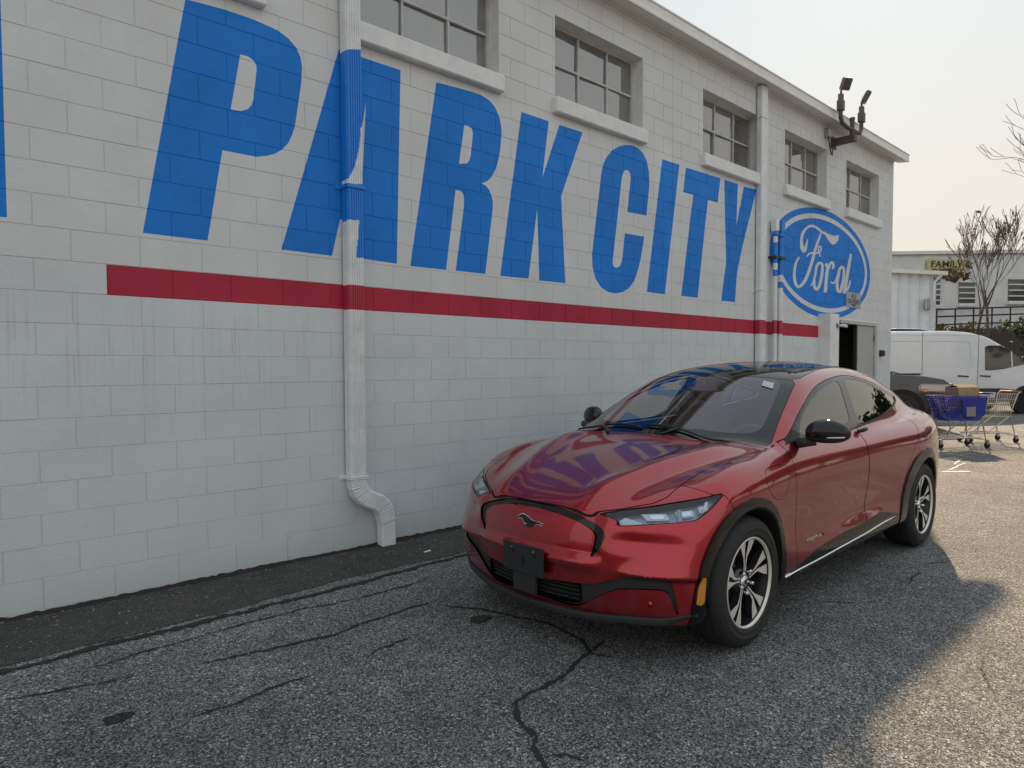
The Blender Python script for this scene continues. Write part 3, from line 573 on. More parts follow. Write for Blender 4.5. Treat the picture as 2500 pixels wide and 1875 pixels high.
# ---------------------------------------------------------------- ground
def asphalt(name, lo, hi, bind, scale, dark=1., patch=.35):
    m, t, b, out = nodes(name); MAT[name] = m; L = t.links
    tc = N(t, 'ShaderNodeTexCoord')
    nz0 = N(t, 'ShaderNodeTexNoise', Scale=scale*.8, Detail=2.); L.new(tc.outputs['Object'], nz0.inputs['Vector'])
    wv = N(t, 'ShaderNodeMix'); wv.data_type = 'RGBA'; wv.blend_type = 'LINEAR_LIGHT'; wv.inputs[0].default_value = .35/scale*4; L.new(tc.outputs['Object'], wv.inputs[6]); L.new(nz0.outputs['Color'], wv.inputs[7])
    vo = N(t, 'ShaderNodeTexVoronoi', Scale=scale); L.new(wv.outputs[2], vo.inputs['Vector'])
    sx = N(t, 'ShaderNodeSeparateColor'); L.new(vo.outputs['Color'], sx.inputs[0])
    cr = N(t, 'ShaderNodeValToRGB'); e = cr.color_ramp.elements
    e[0].position = 0; e[0].color = (*lo, 1); e[1].position = 1; e[1].color = (*hi, 1)
    a = cr.color_ramp.elements.new(.62); a.color = tuple(lo[i]*.55+hi[i]*.22 for i in range(3))+(1,); a = cr.color_ramp.elements.new(.88); a.color = tuple(lo[i]*.3+hi[i]*.5 for i in range(3))+(1,)
    L.new(sx.outputs[0], cr.inputs[0])
    # binder between the stones
    rb = N(t, 'ShaderNodeMapRange'); rb.inputs['From Min'].default_value = .38; rb.inputs['From Max'].default_value = .62; L.new(vo.outputs['Distance'], rb.inputs['Value'])
    mx = N(t, 'ShaderNodeMix'); mx.data_type = 'RGBA'; L.new(rb.outputs[0], mx.inputs[0]); L.new(cr.outputs[0], mx.inputs[6]); mx.inputs[7].default_value = (*bind, 1)
    # worn and oily areas
    n1 = N(t, 'ShaderNodeTexNoise', Scale=.55, Detail=6., Roughness=.62); L.new(tc.outputs['Object'], n1.inputs['Vector'])
    r1 = N(t, 'ShaderNodeMapRange'); r1.inputs['From Min'].default_value = .35; r1.inputs['From Max'].default_value = .68; r1.inputs['To Min'].default_value = 1-patch; r1.inputs['To Max'].default_value = 1.15; L.new(n1.outputs['Fac'], r1.inputs['Value'])
    n2 = N(t, 'ShaderNodeTexNoise', Scale=7., Detail=5., Roughness=.7); L.new(tc.outputs['Object'], n2.inputs['Vector'])
    r2 = N(t, 'ShaderNodeMapRange'); r2.inputs['From Min'].default_value = .3; r2.inputs['From Max'].default_value = .7; r2.inputs['To Min'].default_value = .75; r2.inputs['To Max'].default_value = 1.15; L.new(n2.outputs['Fac'], r2.inputs['Value'])
    mm = N(t, 'ShaderNodeMath', operation='MULTIPLY'); L.new(r1.outputs[0], mm.inputs[0]); L.new(r2.outputs[0], mm.inputs[1])
    m2 = N(t, 'ShaderNodeMix'); m2.data_type = 'RGBA'; m2.blend_type = 'MULTIPLY'; m2.inputs[0].default_value = 1; L.new(mx.outputs[2], m2.inputs[6]); L.new(mm.outputs[0], m2.inputs[7])
    L.new(m2.outputs[2], b.inputs['Base Color']); b.inputs['Roughness'].default_value = .8; b.inputs['Specular IOR Level'].default_value = .22
    inv = N(t, 'ShaderNodeMath', operation='SUBTRACT'); inv.inputs[0].default_value = 1; L.new(vo.outputs['Distance'], inv.inputs[1])
    bp = N(t, 'ShaderNodeBump', Strength=1., Distance=.007); L.new(inv.outputs[0], bp.inputs['Height']); L.new(bp.outputs[0], b.inputs['Normal'])
    return m
def build_ground():
    asphalt('asphalt_old', (.26, .259, .264), (.92, .90, .88), (.062, .062, .064), 104.)
    asphalt('asphalt_new', (.085, .083, .078), (.26, .25, .22), (.050, .049, .046), 105., patch=.25)
    asphalt('oil_asphalt', (.055, .053, .050), (.22, .21, .19), (.020, .020, .019), 95.)
    simple('crack_fill', (.012, .012, .012), .8, bumpv=.002, bscale=200); simple('oil_stain', (.020, .019, .017), .45, noise=.4, nscale=30, bumpv=.002, bscale=150)
    simple('faded_paint', (.62, .60, .56), .7, noise=.4, nscale=25)
    S = 400
    tag(mesh('ground', [(-S, -S, 0), (S, -S, 0), (S, S, 0), (-S, S, 0)], [(0, 1, 2, 3)], MAT['asphalt_old']), kind='structure')
    # darker patched strip along the foot of the wall
    xs = np.arange(WX0, WX1+.6, .05); V = []; Fc = []
    ph = RNG.random(6)*6
    for i, x in enumerate(xs):
        e = -.72-.10*(1 if x < -.5 else max(0, (1.4-x)/1.9 if x < 1.4 else 0))+.018*math.sin(x*3.1+ph[0])+.010*math.sin(x*11+ph[1])+(random.random()-.5)*.012
        V += [(x, .01, .004), (x, e, .004)]
    for i in range(len(xs)-1): Fc.append((i*2, i*2+1, i*2+3, i*2+2))
    tag(mesh('asphalt_patch', V, Fc, MAT['asphalt_new']), kind='structure')
    def ribbon(name, pts, w, z=.0055, mat='crack_fill', step=.02, wob=.020):
        P = np.array(pts, float); L = np.concatenate([[0], np.cumsum(np.linalg.norm(np.diff(P, axis=0), axis=1))]); n = max(int(L[-1]/step), 4)
        s = np.linspace(0, L[-1], n); Q = np.stack([np.interp(s, L, P[:, 0]), np.interp(s, L, P[:, 1])], 1)
        nz = np.cumsum(RNG.normal(0, 1, (n, 2)), 0); nz -= np.linspace(0, 1, n)[:, None]*nz[-1]; nz *= wob/4; Q += nz
        d = np.gradient(Q, axis=0); d /= np.maximum(np.linalg.norm(d, axis=1), 1e-6)[:, None]; nn = np.stack([-d[:, 1], d[:, 0]], 1)
        gate = np.clip(1.15+1.5*np.sin(np.linspace(0, L[-1]*5.1, n)+RNG.random()*6)*np.sin(np.linspace(0, L[-1]*2.3, n)+RNG.random()*6), .12, 1.25) if mat == 'crack_fill' and w < .02 else 1.
        ww = w*gate*(.35+RNG.random(n)*1.0)*np.minimum(1, np.minimum(np.arange(n)+1, n-np.arange(n))/6)
        V = np.concatenate([np.column_stack([Q+nn*ww[:, None]/2, np.full(n, z)]), np.column_stack([Q-nn*ww[:, None]/2, np.full(n, z)])])
        Fc = [(i, i+n, i+n+1, i+1) for i in range(n-1)]
        return tag(mesh(name, V, Fc, MAT[mat]), kind='structure')
    px = lambda L: [at_z(x, y) for x, y in L]
    ribbon('ground_crack', px([(1480, 1565), (1420, 1610), (1385, 1650), (1290, 1695), (1262, 1715), (1275, 1760), (1310, 1800), (1325, 1840), (1345, 1890)]), .026)
    ribbon('ground_crack', px([(1325, 1850), (1390, 1840), (1440, 1870)]), .018); ribbon('ground_crack', px([(1500, 1608), (1450, 1598), (1415, 1560), (1330, 1520), (1180, 1490), (1080, 1478)]), .022)
    ribbon('ground_crack', px([(0, 1712), (300, 1645), (560, 1590), (800, 1540), (1000, 1480), (1150, 1440)]), .018); ribbon('ground_crack', px([(0, 1690), (250, 1630), (520, 1555), (700, 1510), (900, 1460), (1140, 1382)]), .014)
    ribbon('ground_crack', px([(435, 1768), (560, 1728), (700, 1670), (900, 1600), (1010, 1555)]), .016); ribbon('ground_crack', px([(1960, 1345), (2080, 1372), (2200, 1385), (2330, 1372)]), .012)
    ribbon('ground_crack', px([(1985, 1468), (2130, 1470), (2300, 1480)]), .010); ribbon('ground_crack', px([(2240, 1390), (2195, 1430), (2160, 1460)]), .010); ribbon('ground_crack', px([(2300, 1190), (2400, 1200), (2500, 1215)]), .015)
    ribbon('ground_crack', px([(2290, 1120), (2360, 1105), (2500, 1095)]), .02); ribbon('ground_crack', px([(2400, 1600), (2440, 1760), (2500, 1790)]), .010)
    # tar edge of the patched strip
    ribbon('tar_seam', [(x, -.735-.09*max(0, min(1, (1.4-x)/1.9))) for x in np.arange(-3., 5, .1)], .055, .0065)
    def blob(name, c, a, b, mat, z=.006, rot=0.):
        V = []; n = 40; ph = RNG.random(5)*6
        for i in range(n):
            t = 2*math.pi*i/n; r = 1+.10*math.sin(3*t+ph[0])+.07*math.sin(5*t+ph[1])+.05*math.sin(9*t+ph[2])+(random.random()-.5)*.06
            x, y = a*r*math.cos(t), b*r*math.sin(t); V.append((c[0]+x*math.cos(rot)-y*math.sin(rot), c[1]+x*math.sin(rot)+y*math.cos(rot), z))
        return tag(mesh(name, V, [tuple(range(n))], MAT[mat]), kind='structure')
    blob('oil_stain', at_z(288, 1755), .062, .042, 'oil_asphalt'); blob('oil_stain', at_z(1172, 1513), .075, .055, 'oil_asphalt')
    blob('faded_marking', at_z(2335, 1152), .24, .045, 'faded_paint', .005, -.65); 
    for (a, b) in (((2300, 1105), (2380, 1118)), ((2330, 1135), (2350, 1120)), ((2310, 1150), (2360, 1130))): ribbon('faded_marking', px([a, b]), .028, .0052, 'faded_paint', .03, .02)
    # ragged tar where the paving meets the wall
    xs = np.arange(WX0, WX1, .03); V = []; ph = RNG.random(3)*6
    for x in xs:
        h = .010+.012*abs(math.sin(x*1.7+ph[0]))*random.random()+.010*random.random()
        V += [(x, -.0065, h), (x+random.uniform(-.01, .01), -.022-random.random()*.012, h*.45+.004), (x, -.05-random.random()*.03, .0045)]
    Fc = []
    for i in range(len(xs)-1):
        for q in (0, 1): Fc.append((i*3+q, i*3+q+1, i*3+q+4, i*3+q+3))
    tag(mesh('tar_edge', V, Fc, MAT['crack_fill']), kind='structure')
    # grit and dry leaf bits along the foot of the wall and over the lot
    simple('grit', (.30, .28, .25), .9, noise=.5, nscale=40); simple('dry_leaf', (.20, .13, .06), .8)
    def scatter(name, n, fx, s0, s1, mat, flat):
        r = np.random.default_rng(n); V = []; Fc = []
        for i in range(n):
            x, y = fx(r); s = s0+(s1-s0)*r.random()**2; a = r.random()*6.28; k = 4
            b = len(V); V += [(x+s*math.cos(a+t)*(.6+.6*r.random()), y+s*math.sin(a+t)*(.6+.6*r.random()), .005+flat*r.random()) for t in (0, 1.6, 3.1, 4.7)]+[(x, y, .006+s*(.25 if flat > .003 else .7))]
            Fc += [(b, b+1, b+4), (b+1, b+2, b+4), (b+2, b+3, b+4), (b+3, b, b+4)]
        return tag(mesh(name, V, Fc, MAT[mat]), kind='stuff')
    scatter('grit', 900, lambda r: (r.uniform(-3, 9), -.05-abs(r.normal(0, .35))), .003, .011, 'grit', .002)
    scatter('gravel', 700, lambda r: (r.uniform(-2, 12), r.uniform(-5, -.7)), .003, .009, 'grit', .002)
    scatter('leaves', 60, lambda r: (r.uniform(-3, 9), -.03-abs(r.normal(0, .12))), .010, .026, 'dry_leaf', .006)
    # paper scrap
    c = at_z(1043, 1348); mb = MB(); mb.add([(c[0]-.035, c[1]-.01, .006), (c[0]+.03, c[1]-.015, .008), (c[0]+.04, c[1]+.01, .012), (c[0]-.03, c[1]+.012, .007)], [(0, 1, 2, 3)]); tag(mb.build('paper_scrap', MAT['trim_white']), 'small scrap of white paper on the dark strip near the downpipe', 'litter')
# ---------------------------------------------------------------- lot behind the building
def place(D, px, py=900.):
    p = at_d(px, py, D); return (p.x, p.y)
RDIR = math.atan2(_r[1], _r[0])
def bevel_prism(name, prof, y0, y1, mat, parent, bev=.06, seg=3, crown=0., tum=None):
    """side profile (x,z) extruded across y, rounded"""
    bm = bmesh.new(); n = len(prof)
    V = [bm.verts.new((x, y, z)) for y in (y0, y1) for (x, z) in prof]
    bm.faces.new([V[i] for i in range(n)][::-1] if True else []); bm.faces.new([V[i+n] for i in range(n)])
    for i in range(n): bm.faces.new((V[i], V[(i+1) % n], V[(i+1) % n+n], V[i+n]))
    bmesh.ops.recalc_face_normals(bm, faces=bm.faces)
    if tum:
        for v in bm.verts: v.co.y *= tum(v.co.z)
    bmesh.ops.bevel(bm, geom=[e for e in bm.edges], offset=bev, segments=seg, profile=.5, affect='EDGES', clamp_overlap=True)
    me = bpy.data.meshes.new(name); bm.to_mesh(me); bm.free(); me.materials.append(mat)
    o = link(name, me, parent); return autosmooth(o, 40)
def simple_wheel(parent, x, y, r, w, s):
    o = empty('wheel', (x, y, r)); o.parent = parent
    mb = MB(); mb.lathe([(r*.60, -w/2), (r*.9, -w/2-.01), (r*.985, -w/2+.03), (r, -w/2+.06), (r, w/2-.06), (r*.985, w/2-.03), (r*.9, w/2+.01), (r*.60, w/2)], 36, 'y'); autosmooth(mb.build('tyre', MAT['tyre_rubber'], o), 40)
    mb = MB(); mb.lathe([(.0, s*(w/2-.03)), (r*.2, s*(w/2-.02)), (r*.5, s*(w/2-.05)), (r*.6, s*(w/2-.005))], 24, 'y'); mb.build('rim', MAT['galvanised'], o, True)
    return o
def build_van():
    simple('van_white', (.70, .71, .74), .25, coat=.6, noise=.04, nscale=3); simple('van_glass', (.05, .045, .04), .06, coat=1.); simple('tarp_blue', (.02, .04, .18), .6, noise=.3, nscale=12)
    van = empty('delivery_van', (*place(21.6, 2172), 0), RDIR, 'white high-roof cargo van parked across the lot behind the black truck', 'van'); van.scale = (1, 1, 1.05)
    # local x forward (right in view), y away from the camera; near side at y=0
    prof = [(-2.0, .42), (-2.0, 2.50), (1.9, 2.52), (2.55, 2.47), (3.10, 2.33), (3.75, 1.98), (4.35, 1.52), (4.95, 1.28), (5.18, 1.10), (5.24, .70), (5.20, .38), (4.9, .34), (0, .36)]
    bevel_prism('van_body', prof, 0., 2.0, MAT['van_white'], van, .10, 4)
    def side(poly, name, mat, y=-.006, parent=van, th=.004):
        mb = MB(); mb.prism(poly, y, y+th, lambda u, v, d: (u, d, v)); return mb.build(name, mat, parent)
    side([(3.02, 1.33), (3.00, 2.02), (3.10, 2.07), (3.50, 2.07), (3.78, 1.93), (4.20, 1.62), (4.28, 1.50), (3.6, 1.36), (3.2, 1.32)][::-1], 'cab_window', MAT['van_glass'])
    side([(3.86, 1.42), (3.82, 1.90), (3.86, 1.88), (3.90, 1.42)][::-1], 'window_post', MAT['van_white'], -.009)
    for (a, b) in (((1.02, .55), (1.02, 2.46)), ((2.78, .60), (2.80, 2.44))): side([(a[0], a[1]), (a[0]+.012, a[1]), (b[0]+.012, b[1]), (b[0], b[1])][::-1], 'panel_gap', MAT['dark_metal'], -.004)
    for poly in ([(1.15, 2.20), (2.45, 2.18), (2.52, 2.10), (2.56, 1.55), (2.565, 1.55), (2.53, 2.11), (2.46, 2.19), (1.15, 2.21)], [(-2, 2.20), (.95, 2.20), (.95, 2.21), (-2, 2.21)], [(-2, 2.40), (3., 2.38), (3., 2.388), (-2, 2.408)]): side(poly[::-1], 'pressing_line', MAT['galvanised'], -.003)
    side([(-2, 1.18), (.98, 1.18), (.98, 1.24), (-2, 1.24)][::-1], 'slider_rail', MAT['dark_metal'], -.008)
    for x in (2.16, 2.86): side([(x, 1.14), (x+.34, 1.12), (x+.34, 1.16), (x, 1.18)][::-1], 'door_handle', MAT['dark_metal'], -.02, van, .02)
    side([(-1.2, .40), (4.1, .38), (4.1, .72), (3.5, .78), (-1.2, .78)][::-1], 'lower_cladding', MAT['dark_metal'], -.012, van, .012)
    side([(2.3, .52), (3.35, .50), (3.35, .66), (2.3, .68)][::-1], 'step_panel', MAT['van_white'], -.016)
    mb = MB(); mb.box(2.2, 3.5, -.09, .0, .30, .34); mb.build('running_board', MAT['sill_paint'], van)
    V = []; n = 28
    for t in np.linspace(0, math.pi, n): V += [(4.32+.46*math.cos(t), -.014, .40+.46*math.sin(t)), (4.32+.38*math.cos(t), -.014, .40+.38*math.sin(t))]
    mesh('wheel_arch', V, [(i*2, i*2+1, i*2+3, i*2+2) for i in range(n-1)], MAT['dark_metal'], van)
    for x in (.3, 4.32):
        for y, s in ((.12, -1), (1.88, 1)): simple_wheel(van, x, y, .36, .24, s)
    # hollow of the near wheel
    mb = MB(); mb.lathe([(.0, -.010), (.40, -.010)], 28, 'y', c=(4.32, 0, .40)); mb.build('wheel_well', MAT['liner_black'], van)
    bevel_prism('roof_load', [(-1.9, 2.52), (1.5, 2.52), (1.1, 2.60), (.4, 2.62), (-.3, 2.57), (-1.8, 2.58)], .3, 1.6, MAT['tarp_blue'], van, .03, 2)
def build_truck():
    simple('truck_black', (.012, .013, .018), .12, coat=1.); simple('lamp_clear', (.55, .53, .48), .12, metal=.3, coat=.8)
    tk = empty('black_truck', (17.42, -.36, 0), math.atan2(-.87, .5), 'black older pickup truck nosing out behind the corner of the building', 'truck'); tk.scale = (1.08, 1.08, 1.12)
    prof = [(-4.9, .50), (-4.9, 1.12), (-3.1, 1.14), (-2.75, 1.76), (-1.75, 1.80), (-1.28, 1.20), (-.55, 1.16), (-.16, 1.09), (-.04, 1.00), (.0, .72), (.04, .68), (.04, .44), (-.2, .40), (-4.7, .42)]
    bevel_prism('truck_body', prof, 0., 1.85, MAT['truck_black'], tk, .06, 3)
    def fn(u, v, d): return (u, d, v)
    mb = MB(); mb.prism([(-.62, .90), (-.60, .975), (-.03, .965), (-.01, .86), (-.55, .83)][::-1], -.012, .03, fn); hlp = mb.build('headlight', MAT['lamp_clear'], tk)
    mb = MB(); mb.prism([(-.64, .85), (-.66, .93), (-.61, .995), (-.02, .985), (-.02, .975), (-.60, .982), (-.64, .93), (-.625, .86), (-.01, .835), (-.01, .825)][::-1], -.018, .0, fn); mb.build('lamp_bezel', MAT['chrome'], tk)
    mb = MB(); mb.prism([(-.60, .862), (-.585, .90), (-.47, .895), (-.47, .845)][::-1], -.020, .0, fn); mb.build('marker_lens', MAT['amber_lens'], hlp)
    mb = MB(); mb.box(-.02, .02, .05, 1.8, .80, 1.0); mb.build('grille', MAT['dark_metal'], tk)
    mb = MB(); mb.box(.0, .10, -.02, 1.87, .46, .66, bev=.03); mb.build('bumper', MAT['chrome'], tk)
    mb = MB(); mb.prism([(-1.0, .80), (-.98, .815), (0, .80), (0, .785)][::-1], -.006, .0, fn); mb.build('side_moulding', MAT['dark_metal'], tk)
    mb = MB(); mb.prism([(-2.70, 1.25), (-2.55, 1.68), (-1.85, 1.70), (-1.45, 1.25)][::-1], -.006, .0, fn); mb.build('cab_window', MAT['van_glass'], tk)
    mb = MB(); mb.lathe([(.0, -.008), (.46, -.008)], 30, 'y', c=(-.98, 0, .42)); mb.build('wheel_well', MAT['liner_black'], tk)
    for x in (-.98, -4.0):
        for y, s in ((.10, -1), (1.75, 1)): simple_wheel(tk, x, y, .39, .26, s)
    mb = MB()
    for i in range(5): mb.tube([(-1.35+.06*i, .25+.12*i, 1.19), (-1.15+.03*i, .1+.1*i, 1.25), (-.98, .06+.09*i, 1.20)], .010, 5)
    mb.build('wiper_assembly', MAT['dark_metal'], tk)
def build_cart(px, D, rz, plastic, label):
    c = empty('shopping_cart', (*place(D, px), 0), rz, label, 'cart', 'shopping carts in the lot')
    bar = 'cart_chrome'
    # local x: towards the handle end is +x
    z0, z1 = .52, .98
    def rim(z, x0, x1, w): return [(x0, -w, z), (x1, -w*1.0, z), (x1, w, z), (x0, w, z)]
    lo = dict(x0=-.30, x1=.34, w=.20); hi = dict(x0=-.44, x1=.46, w=.26)
    def P(u, v, side):      # u along 0..1, v height 0..1
        x0 = lo['x0']+(hi['x0']-lo['x0'])*v; x1 = lo['x1']+(hi['x1']-lo['x1'])*v; w = lo['w']+(hi['w']-lo['w'])*v; z = z0+(z1-z0-.06*u*0)*v+(.06*(1-u)-.03)*0
        k = w*(.86+.14*u)
        if side == 'a': return (x0+(x1-x0)*u, -k, z)
        if side == 'b': return (x0+(x1-x0)*u, k, z)
        if side == 'f': return (x0, -w*.86+2*w*.86*u, z)
        return (x1, -w+2*w*u, z)
    mb = MB()
    def lattice(side, nu, nv, t):
        for i in range(nu+1):
            a = P(i/nu, 0, side); b = P(i/nu, 1, side); mb.tube([a, b], t, 4, cap=False)
        for j in range(nv+1):
            a = P(0, j/nv, side); b = P(1, j/nv, side); mb.tube([a, b], t*1.0, 4, cap=False)
    if plastic:
        for s, nu in (('a', 20), ('b', 20), ('f', 10), ('g', 10)): lattice(s, nu, 11, .0085)
    else:
        for s, nu in (('a', 18), ('b', 18), ('f', 9), ('g', 9)): lattice(s, nu, 4, .0045)
    for i in range(13): mb.tube([(-.30+.053*i, -.18, z0), (-.30+.053*i, .18, z0)], .006, 4)
    mb.build('basket', MAT['cart_blue'] if plastic else MAT[bar], c)
    if plastic:
        mb = MB()
        for (a, b) in ((-.08, .02),): mb.add([(a, -.262, .95), (.44, -.262, .95), (.40, -.225, .60), (a+.06, -.215, .60)], [(3, 2, 1, 0)])
        mb.box(.02, .20, -.232, -.222, .60, .78); mb.build('cart_panel', MAT['cart_blue'], c)
        mb = MB()
        for i in range(7): mb.box(.03+.027*i, .046+.027*i, -.240, -.232, .60, .78)
        mb.build('seat_slat', MAT['cart_chrome'], c)
    for s in (-1, 1):
        mb = MB(); mb.tube([(.52, s*.26, 1.02), (.46, s*.26, z1), (.36, s*.20, .56), (.40, s*.21, .40), (.44, s*.23, .16), (.1, s*.20, .20), (-.42, s*.15, .18)], .013, 7); autosmooth(mb.build('side_frame', MAT['cart_chrome'], c), 50)
        mb = MB(); mb.tube([(-.26, s*.17, .53), (-.24, s*.17, .38), (-.30, s*.17, .20)], .014, 7); autosmooth(mb.build('front_leg', MAT['cart_chrome'], c), 50)
        mb = MB(); mb.tube([(.36, s*.2, .53), (.20, s*.2, .42), (-.1, s*.19, .20)], .010, 6); autosmooth(mb.build('brace', MAT['cart_chrome'], c), 50)
    mb = MB()
    for x in (-.35, -.1, .15, .38): mb.tube([(x, -.19, .185), (x, .19, .185)], .009, 6)
    for y in (-.12, -.04, .04, .12): mb.tube([(-.40, y, .19), (.40, y, .19)], .006, 5)
    autosmooth(mb.build('bottom_rack', MAT['cart_chrome'], c), 50)
    mb = MB(); mb.tube([(.52, -.27, 1.02), (.52, .27, 1.02)], .018, 10); mb.build('handle', MAT['cart_blue'] if plastic else MAT['cart_red'], c, True)
    for (x, y) in ((.46, -.24), (.46, .24), (-.42, -.15), (-.42, .15)):
        mb = MB(); mb.lathe([(0, -.016), (.045, -.016), (.058, -.010), (.058, .010), (.045, .016), (0, .016)], 16, 'y', c=(x, y, .058)); o = mb.build('caster', MAT['liner_black'], c, True)
        mb = MB(); mb.box(x-.025, x+.025, y-.026, y+.026, .075, .165); mb.build('caster_fork', MAT['cart_chrome'], o)
    return c
def limb(mb, p, d, L, r, depth, spread, rnd, leaves=None, up=.25):
    n = 4; pts = [Vector(p)]; rr = [r]; dd = Vector(d).normalized()
    for i in range(n):
        dd = (dd+Vector((rnd.gauss(0, .10), rnd.gauss(0, .10), rnd.gauss(0, .06)+up*.10))).normalized()
        pts.append(pts[-1]+dd*L/n); rr.append(max(r*(1-.11*(i+1)), .011))
    mb.tube(pts, rr, 5 if r < .04 else 7, cap=False)
    if depth == 0:
        if leaves is not None: leaves.append(pts[-1].copy()); leaves.append(pts[2].copy())
        return
    k = 2 if rnd.random() < .55 else 3
    for j in range(k):
        a = rnd.random()*2*math.pi; o = dd.orthogonal().normalized(); q = Matrix.Rotation(a, 3, dd)@o
        nd = (dd*(1-spread*.35)+q*spread*(.6+.6*rnd.random())+Vector((0, 0, up*.3))).normalized()
        limb(mb, pts[-1] if j < 2 else pts[2], nd, L*(.68+.22*rnd.random()), rr[-1]*(.62+.1*rnd.random()), depth-1, spread, rnd, leaves, up)
def leaf_cloud(name, centers, n, size, jit, mat, parent, seed):
    r = np.random.default_rng(seed); C = np.array([tuple(c) for c in centers]); idx = r.integers(0, len(C), n)
    P = C[idx]+r.normal(0, jit, (n, 3)); a = r.normal(0, 1, (n, 3)); a /= np.linalg.norm(a, axis=1)[:, None]; b = r.normal(0, 1, (n, 3)); b -= a*(a*b).sum(1)[:, None]; b /= np.linalg.norm(b, axis=1)[:, None]
    s = size*(.6+.8*r.random((n, 1)))
    V = np.stack([P-a*s, P+b*s*.55, P+a*s, P-b*s*.55], 1).reshape(-1, 3); F_ = np.arange(n*4).reshape(n, 4)
    o = mesh(name, V, F_, mat, parent); return o
def build_back():
    simple('cart_blue', (.015, .025, .30), .4); simple('cart_chrome', (.45, .42, .38), .3, metal=.8, noise=.2); simple('cart_red', (.40, .12, .09), .5)
    simple('shed_white', (.72, .76, .80), .55, noise=.1, nscale=1.5); simple('garage_white', (.72, .72, .71), .7, noise=.18, nscale=.8); simple('garage_glass', (.06, .055, .06), .15, coat=.6); simple('sign_yellow', (.55, .50, .24), .6, noise=.2, nscale=3)
    simple('bark', (.13, .095, .08), .85, noise=.35, nscale=10); simple('dead_leaf', (.13, .085, .035), .8); simple('leaf_green', (.055, .085, .022), .7, noise=.4, nscale=2); simple('leaf_dark', (.035, .055, .018), .75, noise=.4, nscale=2)
    simple('fence_dark', (.035, .03, .03), .7); simple('fence_board', (.10, .085, .075), .85, noise=.3)
    build_van(); build_truck()
    # carts
    build_cart(2335, 12.9, RDIR+.12, True, 'blue plastic shopping cart holding a cardboard box')
    build_cart(2408, 13.8, RDIR+.05, False, 'bare wire shopping cart with a reddish handle beside the blue one')
    bx = empty('cardboard_box', (*place(12.92, 2350), .94), RDIR+.15, 'open brown cardboard box sitting in the blue shopping cart', 'box')
    mb = MB(); mb.box(-.22, .22, -.16, .16, -.18, .20); mb.build('box_body', MAT['cardboard'], bx)
    for s, dz in ((-1, .06), (1, .03)):
        mb = MB(); mb.add([(-.22, s*.16, .20), (.22, s*.16, .20), (.20, s*.02, .20+dz), (-.20, s*.02, .20+dz)], [(0, 1, 2, 3)]); mb.build('box_flap', MAT['cardboard'], bx)
    # corrugated shed behind the corner
    sh = empty('corrugated_shed', (*place(33., 2276), 0), RDIR, 'pale corrugated metal shed showing past the corner of the warehouse', 'shed')
    V = []; Fc = []; n = 120; H0, H1 = 6.05, 6.35
    for i in range(n):
        x = -.125*i; y = .035*(1 if (i % 4) in (0, 1) else -1); V += [(x, y, 0), (x, y, H0+(H1-H0)*i/60)]
    for i in range(n-1): Fc.append((i*2, i*2+1, i*2+3, i*2+2))
    mesh('metal_siding', V, Fc, MAT['shed_white'], sh)
    mb = MB(); mb.add([(0, 0, 0), (2.5, 7., 0), (2.5, 7., H0-.1), (0, 0, H0)], [(0, 1, 2, 3)]); mb.build('end_wall', MAT['shed_white'], sh)
    V = [(.45, -.35, H0-.02), (-15, -.35, H1+.45), (-15, .1, H1+.5), (.45, .1, H0+.03), (3., 8., H0+.2), (-13, 8., H1+.7)]; mb = MB(); mb.add(V, [(0, 1, 2, 3), (3, 2, 5, 4)]); mb.add([(.45, -.35, H0-.02), (-15, -.35, H1+.45), (-15, -.35, H1+.27), (.45, -.35, H0-.2)], [(3, 2, 1, 0)]); mb.build('shed_roof', MAT['eave_metal'], sh)
    mb = MB(); mb.box(-2.55, -1.3, -.10, .0, .9, 2.45); o = mb.build('shed_window', MAT['garage_glass'], sh)
    mb = MB(); mb.box(-2.63, -1.22, -.08, -.02, .82, .9); mb.box(-2.63, -1.22, -.08, -.02, 2.45, 2.53); mb.box(-2.63, -2.55, -.08, -.02, .9, 2.45); mb.box(-1.3, -1.22, -.08, -.02, .9, 2.45); mb.build('window_frame', MAT['dark_metal'], o)
    mb = MB(); mb.tube([(-.05, -.14, .2), (-.05, -.14, H0-.5), (.15, -.22, H0-.25), (.2, -.3, H0-.1)], .07, 8); mb.build('shed_downpipe', MAT['shed_white'], sh, True)
    mb = MB(); mb.box(-.55, -.30, -.30, -.06, 4.2, 4.75, bev=.05); mb.build('wall_lamp', MAT['galvanised'], sh)
    # white garage block on the rise behind
    D = 52.; base = at_d(2150, 888, D); RG = RDIR+.07
    ga = empty('garage_building', (base.x, base.y, 0), RG, 'long white garage building with a yellow sign on the rise', 'building')
    k = D/FPX; zt = lambda py: CP[2]+(888-py)*k; xl = lambda px: (px-2150)*k
    T0, T1 = zt(625), zt(612)
    mb = MB(); mb.add([(-30, 0, 0), (xl(2640), 0, 0), (xl(2640), 0, T0+.7), (-30, 0, T0-.2)], [(0, 1, 2, 3)]); mb.add([(xl(2640), 0, 0), (xl(2640), 20, 0), (xl(2640), 20, T0+.7), (xl(2640), 0, T0+.7)], [(0, 1, 2, 3)]); mb.build('garage_wall', MAT['garage_white'], ga)
    mb = MB(); mb.add([(-30, -.2, T0-.2), (xl(2640), -.2, T0+.7), (xl(2640), 20, T0+.9), (-30, 20, T0+.0)], [(0, 1, 2, 3)]); mb.add([(-30, -.2, T0-.45), (xl(2640), -.2, T0+.45), (xl(2640), -.2, T0+.7), (-30, -.2, T0-.2)], [(0, 1, 2, 3)]); mb.build('garage_roof', MAT['eave_metal'], ga)
